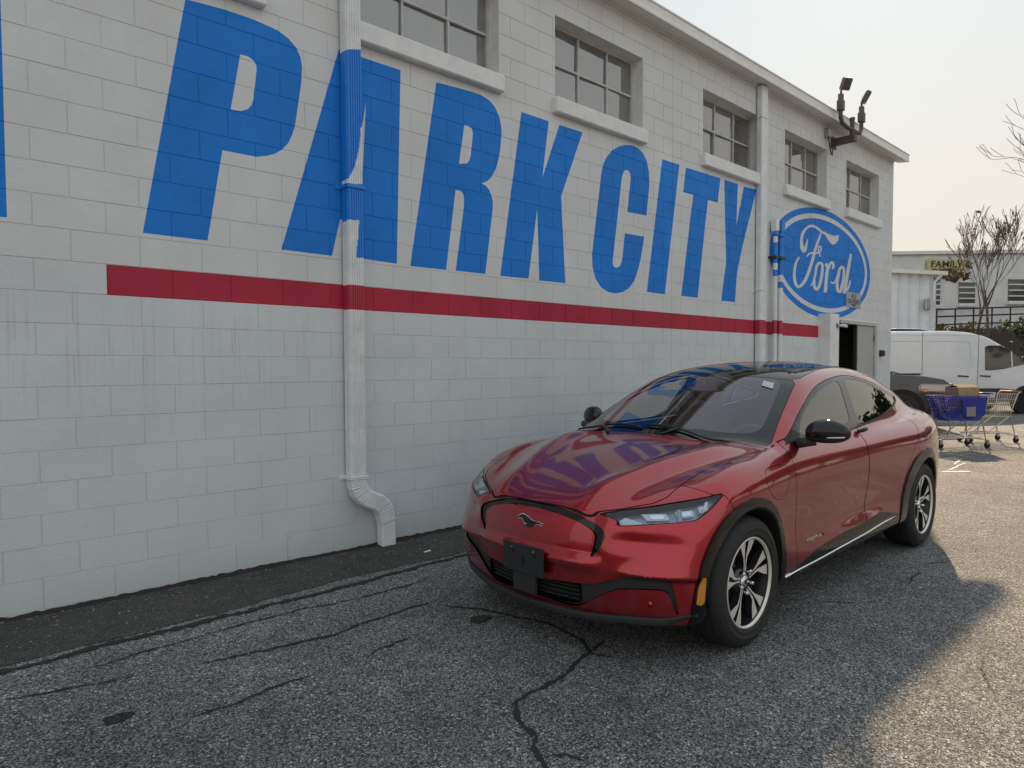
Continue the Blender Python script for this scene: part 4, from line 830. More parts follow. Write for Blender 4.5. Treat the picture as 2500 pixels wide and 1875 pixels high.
    for (a, b, t, bt) in ((2268, 2298, 690, 742), (2346, 2388, 684, 738), (2474, 2520, 676, 732), (2560, 2610, 674, 730)):
        w_ = empty('garage_window', (xl(a), 0, zt(bt))); w_.parent = ga; W = xl(b)-xl(a); H = zt(t)-zt(bt)
        mb = MB(); mb.box(0, W, -.04, .0, 0, H); mb.build('glazing', MAT['garage_glass'], w_)
        for i in range(5): mb = MB(); mb.box(0, W, -.10, -.04, H*i/4-.05, H*i/4+.05); mb.build('glazing_bar', MAT['garage_white'], w_)
        mb = MB(); mb.box(-.12, W+.12, -.25, .0, -.22, -.06); mb.build('sill', MAT['garage_white'], w_)
    sg = empty('garage_sign', (xl(2260), -.18, zt(672)), 0); sg.parent = ga
    W = xl(2362)-xl(2260); H = zt(630)-zt(672)
    mb = MB(); mb.box(0, W, 0, .08, 0, H); mb.build('sign_board', MAT['sign_yellow'], sg)
    for txt, zc, w_ in (('FAMILY', H*.54, W*.80), ('GARAGE', H*.09, W*.82)):
        me = text_mesh(txt, 1., .01, bold=.01); xs = [v.co.x for v in me.vertices]; ys = [v.co.y for v in me.vertices]
        for v in me.vertices: v.co = (W*.10+(v.co.x-min(xs))*w_/(max(xs)-min(xs)), -.02-v.co.z, zc+(v.co.y-min(ys))*H*.36/(max(ys)-min(ys)))
        me.materials.clear(); me.materials.append(MAT['sign_ink']); link('sign_lettering', me, sg)
    # bank and fence in front of the garage
    D2 = 40.; k2 = D2/FPX; b2 = at_d(2150, 888, D2)
    bank = [(-12, 0, 0), (16, 0, 0), (16, .8, CP[2]+(888-800)*k2), (16, 6, CP[2]+(888-790)*k2), (-12, 6, CP[2]+(888-800)*k2), (-12, .8, CP[2]+(888-815)*k2)]
    o = mesh('bank', bank, [(0, 1, 2, 5), (5, 2, 3, 4)], MAT['leaf_dark']); o.location = (b2.x, b2.y, 0); o.rotation_euler = (0, 0, RDIR); o.data.materials.clear(); o.data.materials.append(MAT['fence_board']); tag(o, kind='structure')
    fe = empty('rail_fence', (b2.x, b2.y, 0), RDIR, 'dark pipe rail fence along the top of the bank', 'fence'); zb = CP[2]+(888-802)*k2
    for py in (752, 770, 790):
        zr = CP[2]+(888-py)*k2; mb = MB(); mb.tube([(1.5, .9, zr), (14, .9, zr+.35)], .045, 6); mb.build('rail', MAT['fence_dark'], fe)
    for i in range(9): x = 1.6+i*1.1; mb = MB(); mb.tube([(x, .9, zb-.6), (x, .9, CP[2]+(888-750)*k2+.03*i)], .045, 6); mb.build('post', MAT['fence_dark'], fe)
    bo = empty('board_fence', (b2.x, b2.y, 0), RDIR, 'low weathered board fence below the bare trees', 'fence')
    for i in range(26):
        mb = MB(); x = 4.2+i*.24; h = random.random()*.08; mb.box(x, x+.22, .3, .34, 1.2, CP[2]+(888-800)*k2+h); mb.build('fence_plank', MAT['fence_board'], bo)
    # trees
    rnd = random.Random(11)
    def tree(name, px, pyb, D, H, r, depth, spread, label, leafn, leafmat, lean=(0, 0), seed=1, up=.25, size=.10, sub=3):
        rr = random.Random(seed); p = at_d(px, pyb, D); t = empty(name, (p.x, p.y, max(p.z, 0)), 0, label, 'tree')
        mb = MB(); lv = []; zb = -max(p.z, 0)
        tr = MB(); pts = [Vector((0, 0, zb))]; d = Vector((lean[0], lean[1], 1)).normalized()
        for i in range(5): d = (d+Vector((rr.gauss(0, .05), rr.gauss(0, .05), 0))).normalized(); pts.append(pts[-1]+d*(H*.34-zb*(1 if i == 0 else 0))/5 if i else Vector((0, 0, 0))+d*.05)
        tr.tube(pts, [r*(1-.09*i) for i in range(6)], 8)
        tr.build('trunk', MAT['bark'], t, True)
        for j in range(sub):
            a = j*2*math.pi/sub+rr.random(); nd = (d+Vector((math.cos(a)*spread, math.sin(a)*spread, .35))).normalized(); limb(mb, pts[-1] if j else pts[3], nd, H*.26, r*.55, depth, spread*.85, rr, lv, up)
        mb.build('crown', MAT['bark'], t)
        if leafn and lv: leaf_cloud('foliage', lv, leafn, size, .16, MAT[leafmat], t, seed)
        return t
    for i, (px, h, ln, sd, lb) in enumerate(((2388, 9.2, (-.10, .06), 5, 'bare forked tree with a few brown leaves in front of the sign'), (2412, 8.8, (.03, -.02), 9, 'slim bare tree right of the one hiding the sign'))):
        tree('bare_tree', px, 812, 38., h*.60, .09, 5, .40, lb, 14 if i == 0 else 4, 'dead_leaf', ln, sd, .5, .13)
    tree('bare_tree', 2700, 812, 36., 10.5, .2, 5, .55, 'bare tree reaching its twigs in from the right edge', 0, 'dead_leaf', (-.12, 0), 21, .35, .12)
    # leaf cluster hanging in front of the sign
    for (px, py, D, rx, rz, n, mt, lb) in ((2332, 664, 37.6, 1.1, .6, 230, 'dead_leaf', 'brown leafy branch hanging before the yellow sign'), (2522, 822, 30., .9, 1.0, 1100, 'leaf_green', 'green bush spilling down behind the van'), (2345, 803, 39., 3.5, .22, 500, 'dead_leaf', 'low brown undergrowth along the bank foot')):
        p = at_d(px, py, D); r = np.random.default_rng(n); pts = r.normal(0, .5, (n//12, 3))*[rx, rx*.7, rz]
        t = empty('shrub', (p.x, p.y, p.z), RDIR, lb, 'shrub'); leaf_cloud('foliage', pts, n, .11, .10, MAT[mt], t, n)
        mb = MB()
        for q in pts[::max(1, len(pts)//14)]: mb.tube([(0, 0, -max(p.z-.1, .4) if rz > 1 else -.6), Vector(q)*.6, q], [.03, .018, .008], 5, cap=False)
        mb.build('stems', MAT['bark'], t)
def build_across():
    """what stands across the lot behind the photographer, seen only as reflections"""
    rnd = random.Random(3)
    for i, (x, y, h, w_) in enumerate(((40, -7.0, 7.5, 6.5), (50, -11, 9.5, 8.), (62, -8.5, 8.5, 8.), (33, -15, 8., 6.5), (47, -22, 10., 9.), (24, -24, 8.5, 7.), (75, -14, 11., 10.), (36, -10.5, 6.8, 6.), (56, -15.5, 9., 8.), (42, -16, 8.4, 7.), (66, -20, 10.5, 9.), (30, -19.5, 7.6, 6.5), (86, -9, 11., 10.))):
        t = empty('roadside_tree', (x, y, 0), 0, ['round green tree', 'tall green tree', 'short green tree', 'wide green tree', 'dark green tree', 'dense green tree', 'far green tree', 'squat green tree', 'broad green tree', 'rounded green tree', 'high green tree', 'compact green tree', 'remote green tree'][i]+' across the lot mirrored in the car windows', 'tree', 'trees across the lot')
        r = np.random.default_rng(50+i); n = 90; c = r.normal(0, 1, (n, 3)); c /= np.linalg.norm(c, axis=1)[:, None]; c *= (r.random((n, 1))**.4)*[w_*.5, w_*.5, h*.33]; c[:, 2] += h*.62
        leaf_cloud('crown', c, 2600, .34, .5, MAT['leaf_dark'], t, 60+i)
        mb = MB(); mb.tube([(0, 0, 0), (.1, 0, h*.3), (.05, .1, h*.6)], [.22, .17, .08], 8); mb.build('trunk', MAT['bark'], t, True)
    mb = MB(); mb.tube([(0, 0, 0), (0, 0, 10.5)], [.16, .11], 8); mb.box(-1.2, 1.2, -.06, .06, 9.4, 9.55); mb.box(-.9, .9, -.06, .06, 8.6, 8.72)
    o = mb.build('utility_pole', MAT['bark']); o.location = (45.0, -6.2, 0); tag(o, 'wooden utility pole across the lot mirrored in the rear door glass', 'pole')
# ---------------------------------------------------------------- car body field
def _spl(xs, n):
    return xs
def pchip(xs, ys, x):
    xs = np.asarray(xs, float); ys = np.asarray(ys, float)
    h = np.diff(xs); d = np.diff(ys)/h
    m = np.zeros_like(ys)
    m[1:-1] = np.where(d[:-1]*d[1:] > 0, 3*(h[:-1]+h[1:])/((2*h[1:]+h[:-1])/np.where(d[:-1]==0,1e-9,d[:-1]) + (h[1:]+2*h[:-1])/np.where(d[1:]==0,1e-9,d[1:])), 0)
    m[0] = d[0]; m[-1] = d[-1]
    x = np.clip(x, xs[0], xs[-1])
    i = np.clip(np.searchsorted(xs, x, side='right')-1, 0, len(xs)-2)
    t = (x-xs[i])/h[i]
    return ((1+2*t)*(1-t)**2*ys[i] + t*(1-t)**2*h[i]*m[i] + t*t*(3-2*t)*ys[i+1] + t*t*(t-1)*h[i]*m[i+1])
def cspline_matrix(xs):
    """second-derivative operator of the natural cubic spline"""
    n = len(xs); h = np.diff(xs)
    A = np.eye(n); B = np.zeros((n, n))
    for i in range(1, n-1):
        A[i, i-1] = h[i-1]/6; A[i, i] = (h[i-1]+h[i])/3; A[i, i+1] = h[i]/6
        B[i, i-1] = 1/h[i-1]; B[i, i] = -1/h[i-1]-1/h[i]; B[i, i+1] = 1/h[i]
    return np.linalg.solve(A, B)
class Grid2:
    """natural bicubic spline through a table T[xs, ys], tabulated densely"""
    def __init__(s, xs, ys, T, nx=400, ny=240):
        xs = np.asarray(xs, float); ys = np.asarray(ys, float); T = np.asarray(T, float)
        s.x0, s.x1, s.y0, s.y1 = xs[0], xs[-1], ys[0], ys[-1]
        def ev(k, V, q):
            M = cspline_matrix(k)@V; h = np.diff(k)
            i = np.clip(np.searchsorted(k, q, side='right')-1, 0, len(k)-2)
            a = ((k[i+1]-q)/h[i])[:, None]; b = ((q-k[i])/h[i])[:, None]; hh = (h[i]**2/6)[:, None]
            return a*V[i]+b*V[i+1]+((a**3-a)*M[i]+(b**3-b)*M[i+1])*hh
        qx = np.linspace(s.x0, s.x1, nx); qy = np.linspace(s.y0, s.y1, ny)
        D = ev(xs, T, qx); s.D = ev(ys, D.T.copy(), qy).T.copy()
        s.nx, s.ny = nx, ny
    def __call__(s, x, y):
        # smooth (quadratic B-spline like) lookup on the dense table
        fx = (np.clip(x, s.x0, s.x1)-s.x0)/(s.x1-s.x0)*(s.nx-1); fy = (np.clip(y, s.y0, s.y1)-s.y0)/(s.y1-s.y0)*(s.ny-1)
        i = np.clip(fx.astype(np.int32), 1, s.nx-3); j = np.clip(fy.astype(np.int32), 1, s.ny-3)
        u = fx-i; v = fy-j
        def w(t): return (-t*(t-1)*(t-2)/6, (t+1)*(t-1)*(t-2)/2, -(t+1)*t*(t-2)/2, (t+1)*t*(t-1)/6)
        wx = w(u); wy = w(v); r = 0
        for a in range(4):
            q = 0
            for b in range(4): q = q+wy[b]*s.D[i+a-1, j+b-1]
            r = r+wx[a]*q
        return r
def smax(a, b, k):
    h = np.maximum(k-np.abs(a-b), 0)/k
    return np.maximum(a, b)+h*h*k*.25
def smin(a, b, k): return -smax(-a, -b, k)
def sstep(a, b, x):
    t = np.clip((x-a)/(b-a), 0, 1); return t*t*(3-2*t)
def bump(x, c, w): return np.exp(-((x-c)/w)**2)

# half width of the lower body: stations along x, heights z
WX = [-.95, -.45, 0., .45, 1., 1.6, 2.2, 2.6, 3., 3.4, 3.9]
WZ = [.15, .30, .40, .50, .60, .70, .80, .90, .97, 1.04, 1.12, 1.25]
WT = [[.86,.885,.895,.90,.905,.908,.905,.89,.86,.80,.70,.55],
      [.86,.885,.895,.90,.908,.912,.908,.89,.86,.80,.70,.55],
      [.86,.895,.910,.917,.926,.932,.930,.910,.875,.815,.72,.55],
      [.86,.895,.903,.902,.904,.912,.917,.904,.880,.842,.78,.65],
      [.86,.900,.902,.890,.889,.900,.910,.903,.884,.850,.79,.68],
      [.86,.902,.905,.890,.887,.899,.913,.910,.892,.856,.80,.70],
      [.86,.900,.910,.904,.905,.915,.926,.928,.912,.875,.81,.72],
      [.86,.898,.913,.920,.926,.934,.942,.944,.928,.892,.83,.73],
      [.85,.89,.910,.922,.932,.941,.947,.948,.932,.896,.84,.74],
      [.82,.86,.88,.890,.896,.900,.902,.898,.886,.860,.82,.75],
      [.74,.77,.79,.80,.805,.81,.81,.81,.80,.78,.75,.70]]
# height of hood / shoulder: stations x, |y|
HX = [-.88, -.78, -.71, -.63, -.45, -.23, 0., .25, .5, .8, 1.2, 1.8, 2.4, 3., 3.4, 3.7, 3.95]
HY = [0., .2, .35, .48, .6, .72, .82, .92, 1.02]
HT = [[.66,.66,.66,.65,.63,.61,.58,.55,.50],
      [.735,.735,.732,.722,.705,.68,.65,.61,.56],
      [.782,.782,.780,.772,.757,.735,.71,.67,.62],
      [.823,.822,.819,.812,.800,.783,.76,.72,.67],
      [.892,.890,.888,.884,.872,.855,.838,.80,.75],
      [.956,.953,.951,.953,.945,.932,.922,.885,.83],
      [1.008,1.004,1.001,1.001,.999,.988,.980,.940,.88],
      [1.046,1.042,1.038,1.036,1.037,1.022,1.006,.968,.90],
      [1.058,1.057,1.057,1.060,1.057,1.040,1.018,.982,.92],
      [1.070,1.070,1.068,1.066,1.062,1.048,1.026,.988,.93],
      [1.075,1.075,1.072,1.070,1.064,1.050,1.030,.990,.93],
      [1.085,1.085,1.082,1.078,1.072,1.058,1.040,1.000,.94],
      [1.10,1.10,1.095,1.09,1.085,1.072,1.055,1.02,.96],
      [1.13,1.13,1.125,1.12,1.11,1.095,1.07,1.035,.98],
      [1.16,1.16,1.155,1.145,1.13,1.105,1.07,1.02,.97],
      [1.15,1.15,1.145,1.135,1.12,1.09,1.045,.99,.95],
      [1.08,1.08,1.075,1.06,1.04,1.01,.98,.95,.92]]
# nose profile: x offset of the front ellipse by height
NZ = [.10,.20,.26,.32,.40,.48,.56,.64,.72,.80,.90]
NX = [.12,.055,.02,.008,.0,-.005,-.004,.006,.030,.085,.20]
# roof centre line
RX = [.9,1.2,1.5,1.8,2.1,2.4,2.7,3.0,3.3,3.55,3.75]
RZ = [1.40,1.492,1.540,1.560,1.564,1.552,1.524,1.470,1.382,1.285,1.18]
FR, FRZ = .403, .358     # wheel arch radius, hub height
WB = 2.984
_G = {}
def _init():
    _G['W'] = Grid2(WX, WZ, WT); _G['H'] = Grid2(HX, HY, HT)
def car_F(x, y, z):
    if not _G: _init()
    y = np.abs(y)
    side = y-_G['W'](x, z)
    # side sculpting: lower door scallop with a flared sill
    sc = bump(x, 1.75, .62)*bump(z, .50, .085)
    side = side+.016*sc
    # nose: ellipse in plan that tightens towards the corners
    ny = pchip(NZ, NX, z)
    b = .955-.02*sstep(.6, .85, z)
    e = np.sqrt(np.maximum(1-(np.minimum(y, b*.995)/b)**1.86, 1e-4))
    xf = -.295+ny-.490*e
    # cheek shelf over the corner openings: faces up, undercut below
    ch = sstep(.50, .74, y)*(1-sstep(.86, .93, y))
    ztop = .54+.095*sstep(.52, .86, y)
    prof = sstep(.447, .482, z)*(1-np.clip((z-.482)/(ztop-.482), 0, 1))**1.7
    xf = xf-.038*ch*prof
    # soft recess of the panel under the lamps
    xf = xf+.020*bump(z, .635, .045)*sstep(.45, .62, y)*(1-sstep(.75, .9, y))
    # inner grille panel set back, with a chin step beneath it
    inn = (1-sstep(.40, .50, y))
    xf = xf+.016*inn*sstep(.52, .56, z)*(1-sstep(.74, .77, z))
    xf = xf-.018*(1-sstep(.36, .52, y))*bump(z, .50, .035)
    front = (xf-x)*.8
    # tail
    e2 = np.sqrt(np.maximum(1-(np.minimum(y, .955)/.96)**2.3, 1e-4))
    xr = 3.42+.49*e2-pchip([.1,.25,.4,.6,.8,.95,1.05,1.2],[.16,.05,.0,0.,.03,.085,.10,.08], z)
    rear = (x-xr)*.8
    yr = .30+.27*sstep(-.75, .35, x)
    am = .025*sstep(-.74, -.5, x)*(1-sstep(.15, .5, x))
    hd = am*(bump(y, yr, .085)-.55*bump(y, yr+.19, .085))
    top = (z-_G['H'](x, y)-hd)*.93
    tub = smax(side, top, .075)
    tub = smax(tub, front, .060)
    tub = smax(tub, rear, .06)
    tub = smax(tub, .19+.075*sstep(.68, .9, y)*sstep(-.6, -.3, x)-z, .04)
    # cabin
    base = 1.03
    wb = pchip([0.,.5,1.,1.6,2.2,2.7,3.1,3.5,3.8], [.83,.822,.825,.828,.815,.785,.735,.675,.63], x)
    dz = np.maximum(z-base, -.2)
    cs = (y-(wb-.40*dz-.20*dz*np.abs(dz)))*.91
    ws = (z-(1.062+(x-.235-.60*y*y-.05*y**4)*.475-.045*(x-.75)**2+.0))*.90
    rz = pchip(RX, RZ, x)
    roof = z-(rz-.16*y*y-.22*y**4)
    cab = smax(roof, cs, .085)
    cab = smax(cab, ws, .05)
    cab = smax(cab, (x-3.64-.0*z)*.9+.15*np.maximum(y-.3,0)**2, .03)
    cab = smax(cab, .96-z, .03)
    F = smin(tub, cab, .035)
    # wheel wells
    for cx in (0., WB):
        r = np.sqrt((x-cx)**2+(z-FRZ)**2)-FR
        r = np.where(z < FRZ, np.abs(x-cx)-FR-.0*(FRZ-z), r) if False else r
        well = smax(r, .60-y, .02)
        F = smax(F, -well, .012)
    return F
def car_grad(x, y, z, e=1.5e-3):
    gx = car_F(x+e, y, z)-car_F(x-e, y, z)
    gy = car_F(x, y+e, z)-car_F(x, y-e, z)
    gz = car_F(x, y, z+e)-car_F(x, y, z-e)
    return np.stack([gx, gy, gz], -1)/(2*e)
def surface_net(h=.0125):
    xs = np.arange(-.95, 3.98, h); ys = np.arange(-h*.5, 1.0, h); zs = np.arange(.12, 1.62, h)
    nx, ny, nz = len(xs), len(ys), len(zs)
    # coarse pass to find the band that holds the surface
    F = np.empty((nx, ny, nz))
    YY, ZZ = np.meshgrid(ys, zs, indexing='ij'); YY = YY.ravel(); ZZ = ZZ.ravel()
    c = 4
    xc = xs[::c]
    FC = np.empty((len(xc), ny//c+1, nz//c+1))
    yc = ys[::c]; zc = zs[::c]
    Xc, Yc, Zc = np.meshgrid(xc, yc, zc, indexing='ij')
    FC = car_F(Xc.ravel(), Yc.ravel(), Zc.ravel()).reshape(Xc.shape)
    near = np.abs(FC) < h*c*1.9
    F = np.repeat(np.repeat(np.repeat(FC, c, 0), c, 1), c, 2)[:nx, :ny, :nz].copy()
    nb = np.zeros_like(near)
    P = np.pad(near, 1)
    for a in (0, 1, 2):
        for b in (0, 1, 2):
            for d in (0, 1, 2): nb |= P[a:a+near.shape[0], b:b+near.shape[1], d:d+near.shape[2]]
    nf = np.repeat(np.repeat(np.repeat(nb, c, 0), c, 1), c, 2)[:nx, :ny, :nz]
    ii, jj, kk = np.nonzero(nf)
    F[ii, jj, kk] = car_F(xs[ii], ys[jj], zs[kk])
    S = F < 0
    # cells
    cnt = np.zeros((nx-1, ny-1, nz-1), np.int8)
    for a in (0, 1):
        for b in (0, 1):
            for d in (0, 1): cnt += S[a:a+nx-1, b:b+ny-1, d:d+nz-1]
    act = (cnt > 0) & (cnt < 8)
    I, J, K = np.nonzero(act)
    idx = -np.ones(act.shape, np.int64); idx[I, J, K] = np.arange(len(I))
    acc = np.zeros((len(I), 3)); w = np.zeros(len(I))
    def val(a, b, d): return F[I+a, J+b, K+d]
    cor = [(a, b, d) for a in (0, 1) for b in (0, 1) for d in (0, 1)]
    for p in cor:
        for ax in range(3):
            if p[ax] == 0:
                q = list(p); q[ax] = 1
                f0 = val(*p); f1 = val(*q); m = (f0 < 0) != (f1 < 0)
                t = f0/np.where(m, f0-f1, 1)
                pt = np.array(p, float)[None, :].repeat(len(I), 0); pt[:, ax] += t
                acc[m] += pt[m]; w[m] += 1
    V = np.stack([xs[I], ys[J], zs[K]], 1)+acc/w[:, None]*h
    # quads
    Q = []
    def quads(ax):
        o = [1, 2, 0][ax], [2, 0, 1][ax]
        sl0 = [slice(None)]*3; sl1 = [slice(None)]*3
        sl0[ax] = slice(0, -1); sl1[ax] = slice(1, None)
        A = S[tuple(sl0)]; B = S[tuple(sl1)]
        ch = A != B
        for d in o:
            s = [slice(None)]*3; s[d] = slice(0, 1); ch[tuple(s)] = False
            s[d] = slice(-1, None); ch[tuple(s)] = False
        P = np.stack(np.nonzero(ch), 1)
        if not len(P): return
        flip = A[tuple(P.T)]
        def cell(du, dv):
            R = P.copy(); R[:, o[0]] -= du; R[:, o[1]] -= dv
            return idx[tuple(R.T)]
        q = np.stack([cell(1, 1), cell(0, 1), cell(0, 0), cell(1, 0)], 1)
        q[~flip] = q[~flip][:, ::-1]
        Q.append(q)
    for ax in range(3): quads(ax)
    Q = np.concatenate(Q); Q = Q[(Q >= 0).all(1)]
    mid = J == 0
    V[mid, 1] = 0
    for it in range(5):
        f = car_F(V[:, 0], V[:, 1], V[:, 2]); g = car_grad(V[:, 0], V[:, 1], V[:, 2])
        g[mid, 1] = 0
        st = g*(f/np.maximum((g*g).sum(1), .05))[:, None]
        L = np.linalg.norm(st, axis=1); st *= np.minimum(1, .5*h/np.maximum(L, 1e-9))[:, None]
        V -= st
        if it in (0, 1, 2):   # tangential relaxation evens the triangles
            s = np.zeros_like(V); n = np.zeros(len(V))
            for a in range(4):
                for b in (1, 3):
                    np.add.at(s, Q[:, a], V[Q[:, (a+b) % 4]]); np.add.at(n, Q[:, a], 1)
            s /= n[:, None]; d = s-V
            nn = g/np.linalg.norm(g, axis=1)[:, None]
            d -= nn*(d*nn).sum(1)[:, None]; d[mid, 1] = 0
            V += .5*d
    g = car_grad(V[:, 0], V[:, 1], V[:, 2], 2.5e-3); g[mid, 1] = 0
    N = g/np.linalg.norm(g, axis=1)[:, None]
    T = np.concatenate([Q[:, [0, 1, 2]], Q[:, [0, 2, 3]]])
    # orient by normal
    fn = np.cross(V[T[:, 1]]-V[T[:, 0]], V[T[:, 2]]-V[T[:, 0]])
    fl = (fn*N[T[:, 0]]).sum(1) < 0
    T[fl] = T[fl][:, ::-1]
    return V, N, T
# ---------------------------------------------------------------- panel cutting
def split(M, phi):
    V, Nn, T = M
    if not len(T): return M, M
    phi = np.where(np.abs(phi) < 1e-7, 1e-7, phi)
    s = phi[T] < 0; c = s.sum(1)
    ins = T[c == 3]; outs = T[c == 0]
    mix = T[(c == 1) | (c == 2)]
    if len(mix):
        sm = phi[mix] < 0; one = sm.sum(1) == 1
        lone = np.where(one[:, None], sm, ~sm)
        k = lone.argmax(1); r = np.arange(len(mix))
        a = mix[r, k]; b = mix[r, (k+1) % 3]; c2 = mix[r, (k+2) % 3]
        E = np.concatenate([np.stack([a, b], 1), np.stack([a, c2], 1)])
        Es = np.sort(E, 1); key = Es[:, 0].astype(np.int64)*len(V)+Es[:, 1]
        uk, inv = np.unique(key, return_inverse=True)
        i0 = uk//len(V); i1 = uk % len(V)
        t = (phi[i0]/(phi[i0]-phi[i1]))[:, None]
        nv = V[i0]*(1-t)+V[i1]*t; nn = Nn[i0]*(1-t)+Nn[i1]*t; nn /= np.linalg.norm(nn, axis=1)[:, None]
        base = len(V); V = np.concatenate([V, nv]); Nn = np.concatenate([Nn, nn])
        ab = base+inv[:len(mix)]; ac = base+inv[len(mix):]
        tl = np.stack([a, ab, ac], 1)
        tq = np.concatenate([np.stack([ab, b, c2], 1), np.stack([ab, c2, ac], 1)])
        o2 = np.concatenate([one, one])
        ins = np.concatenate([ins, tl[one], tq[~o2]]); outs = np.concatenate([outs, tl[~one], tq[o2]])
    return compact((V, Nn, ins)), compact((V, Nn, outs))
def compact(M):
    V, Nn, T = M
    if not len(T): return V[:0], Nn[:0], T
    u, inv = np.unique(T, return_inverse=True)
    return V[u], Nn[u], inv.reshape(-1, 3)
def poly_sdf(P, poly):
    poly = np.asarray(poly, float); d = np.full(len(P), 1e9); ins = np.zeros(len(P), bool)
    lo = poly.min(0)-.08; hi = poly.max(0)+.08
    near = ((P > lo) & (P < hi)).all(1); Q = P[near]
    dn = np.full(len(Q), 1e9); si = np.zeros(len(Q), bool)
    for i in range(len(poly)):
        a = poly[i]; b = poly[(i+1) % len(poly)]; e = b-a; w = Q-a
        t = np.clip((w@e)/max(e@e, 1e-12), 0, 1); dn = np.minimum(dn, np.hypot(*(w-t[:, None]*e).T))
        c = (a[1] > Q[:, 1]) != (b[1] > Q[:, 1])
        with np.errstate(divide='ignore', invalid='ignore'):
            xi = (b[0]-a[0])*(Q[:, 1]-a[1])/(b[1]-a[1])+a[0]
        si ^= c & (Q[:, 0] < xi)
    d[near] = np.where(si, -dn, dn)
    d[~near] = .08
    return d
def chaikin(p, n=2, closed=True):
    p = np.asarray(p, float)
    for _ in range(n):
        q = np.roll(p, -1, 0) if closed else p[1:]
        a = p if closed else p[:-1]
        r = np.empty((2*len(a), 2)); r[0::2] = .75*a+.25*q; r[1::2] = .25*a+.75*q
        if not closed: r = np.concatenate([p[:1], r, p[-1:]])
        p = r
    return p
def mirror(M):
    V, Nn, T = M; s = np.array([1, -1, 1.])
    return V*s, Nn*s, T[:, ::-1]
def both(M):
    V, Nn, T = M; m = mirror(M)
    return np.concatenate([V, m[0]]), np.concatenate([Nn, m[1]]), np.concatenate([T, m[2]+len(V)])
def merge(L):
    V = []; Nn = []; T = []; b = 0
    for m in L:
        V.append(m[0]); Nn.append(m[1]); T.append(m[2]+b); b += len(m[0])
    return np.concatenate(V), np.concatenate(Nn), np.concatenate(T)
def boundary(T):
    E = np.concatenate([T[:, [0, 1]], T[:, [1, 2]], T[:, [2, 0]]])
    k = np.sort(E, 1); u, i, c = np.unique(k, axis=0, return_index=True, return_counts=True)
    return E[i[c == 1]]
def offset(M, d): return M[0]+M[1]*d, M[1], M[2]
def slab(M, d, back=0., sym=False):
    """panel lifted by d along its normals with a rim going back"""
    V, Nn, T = M; B = boundary(T)
    if sym: B = B[~((np.abs(V[B[:, 0], 1]) < 1e-6) & (np.abs(V[B[:, 1], 1]) < 1e-6))]
    n = len(V); Vt = V+Nn*d
    a, b = B[:, 0], B[:, 1]
    # rim with its own vertices so that the edge stays crisp
    rv = np.concatenate([Vt[a], Vt[b], V[b]+Nn[b]*back, V[a]+Nn[a]*back]); k = len(a); ar = np.arange(k)+n
    e = V[b]-V[a]; rn = np.cross(e, Nn[a]); rn /= np.maximum(np.linalg.norm(rn, axis=1), 1e-9)[:, None]
    q1 = np.stack([ar+k, ar, ar+3*k], 1); q2 = np.stack([ar+k, ar+3*k, ar+2*k], 1)
    return np.concatenate([Vt, rv]), np.concatenate([Nn, rn, rn, rn, rn]), np.concatenate([T, q1, q2])
def panel_obj(name, M, mat, parent):
    V, Nn, T = M
    return mesh(name, V, T, mat, parent, True, None, Nn)

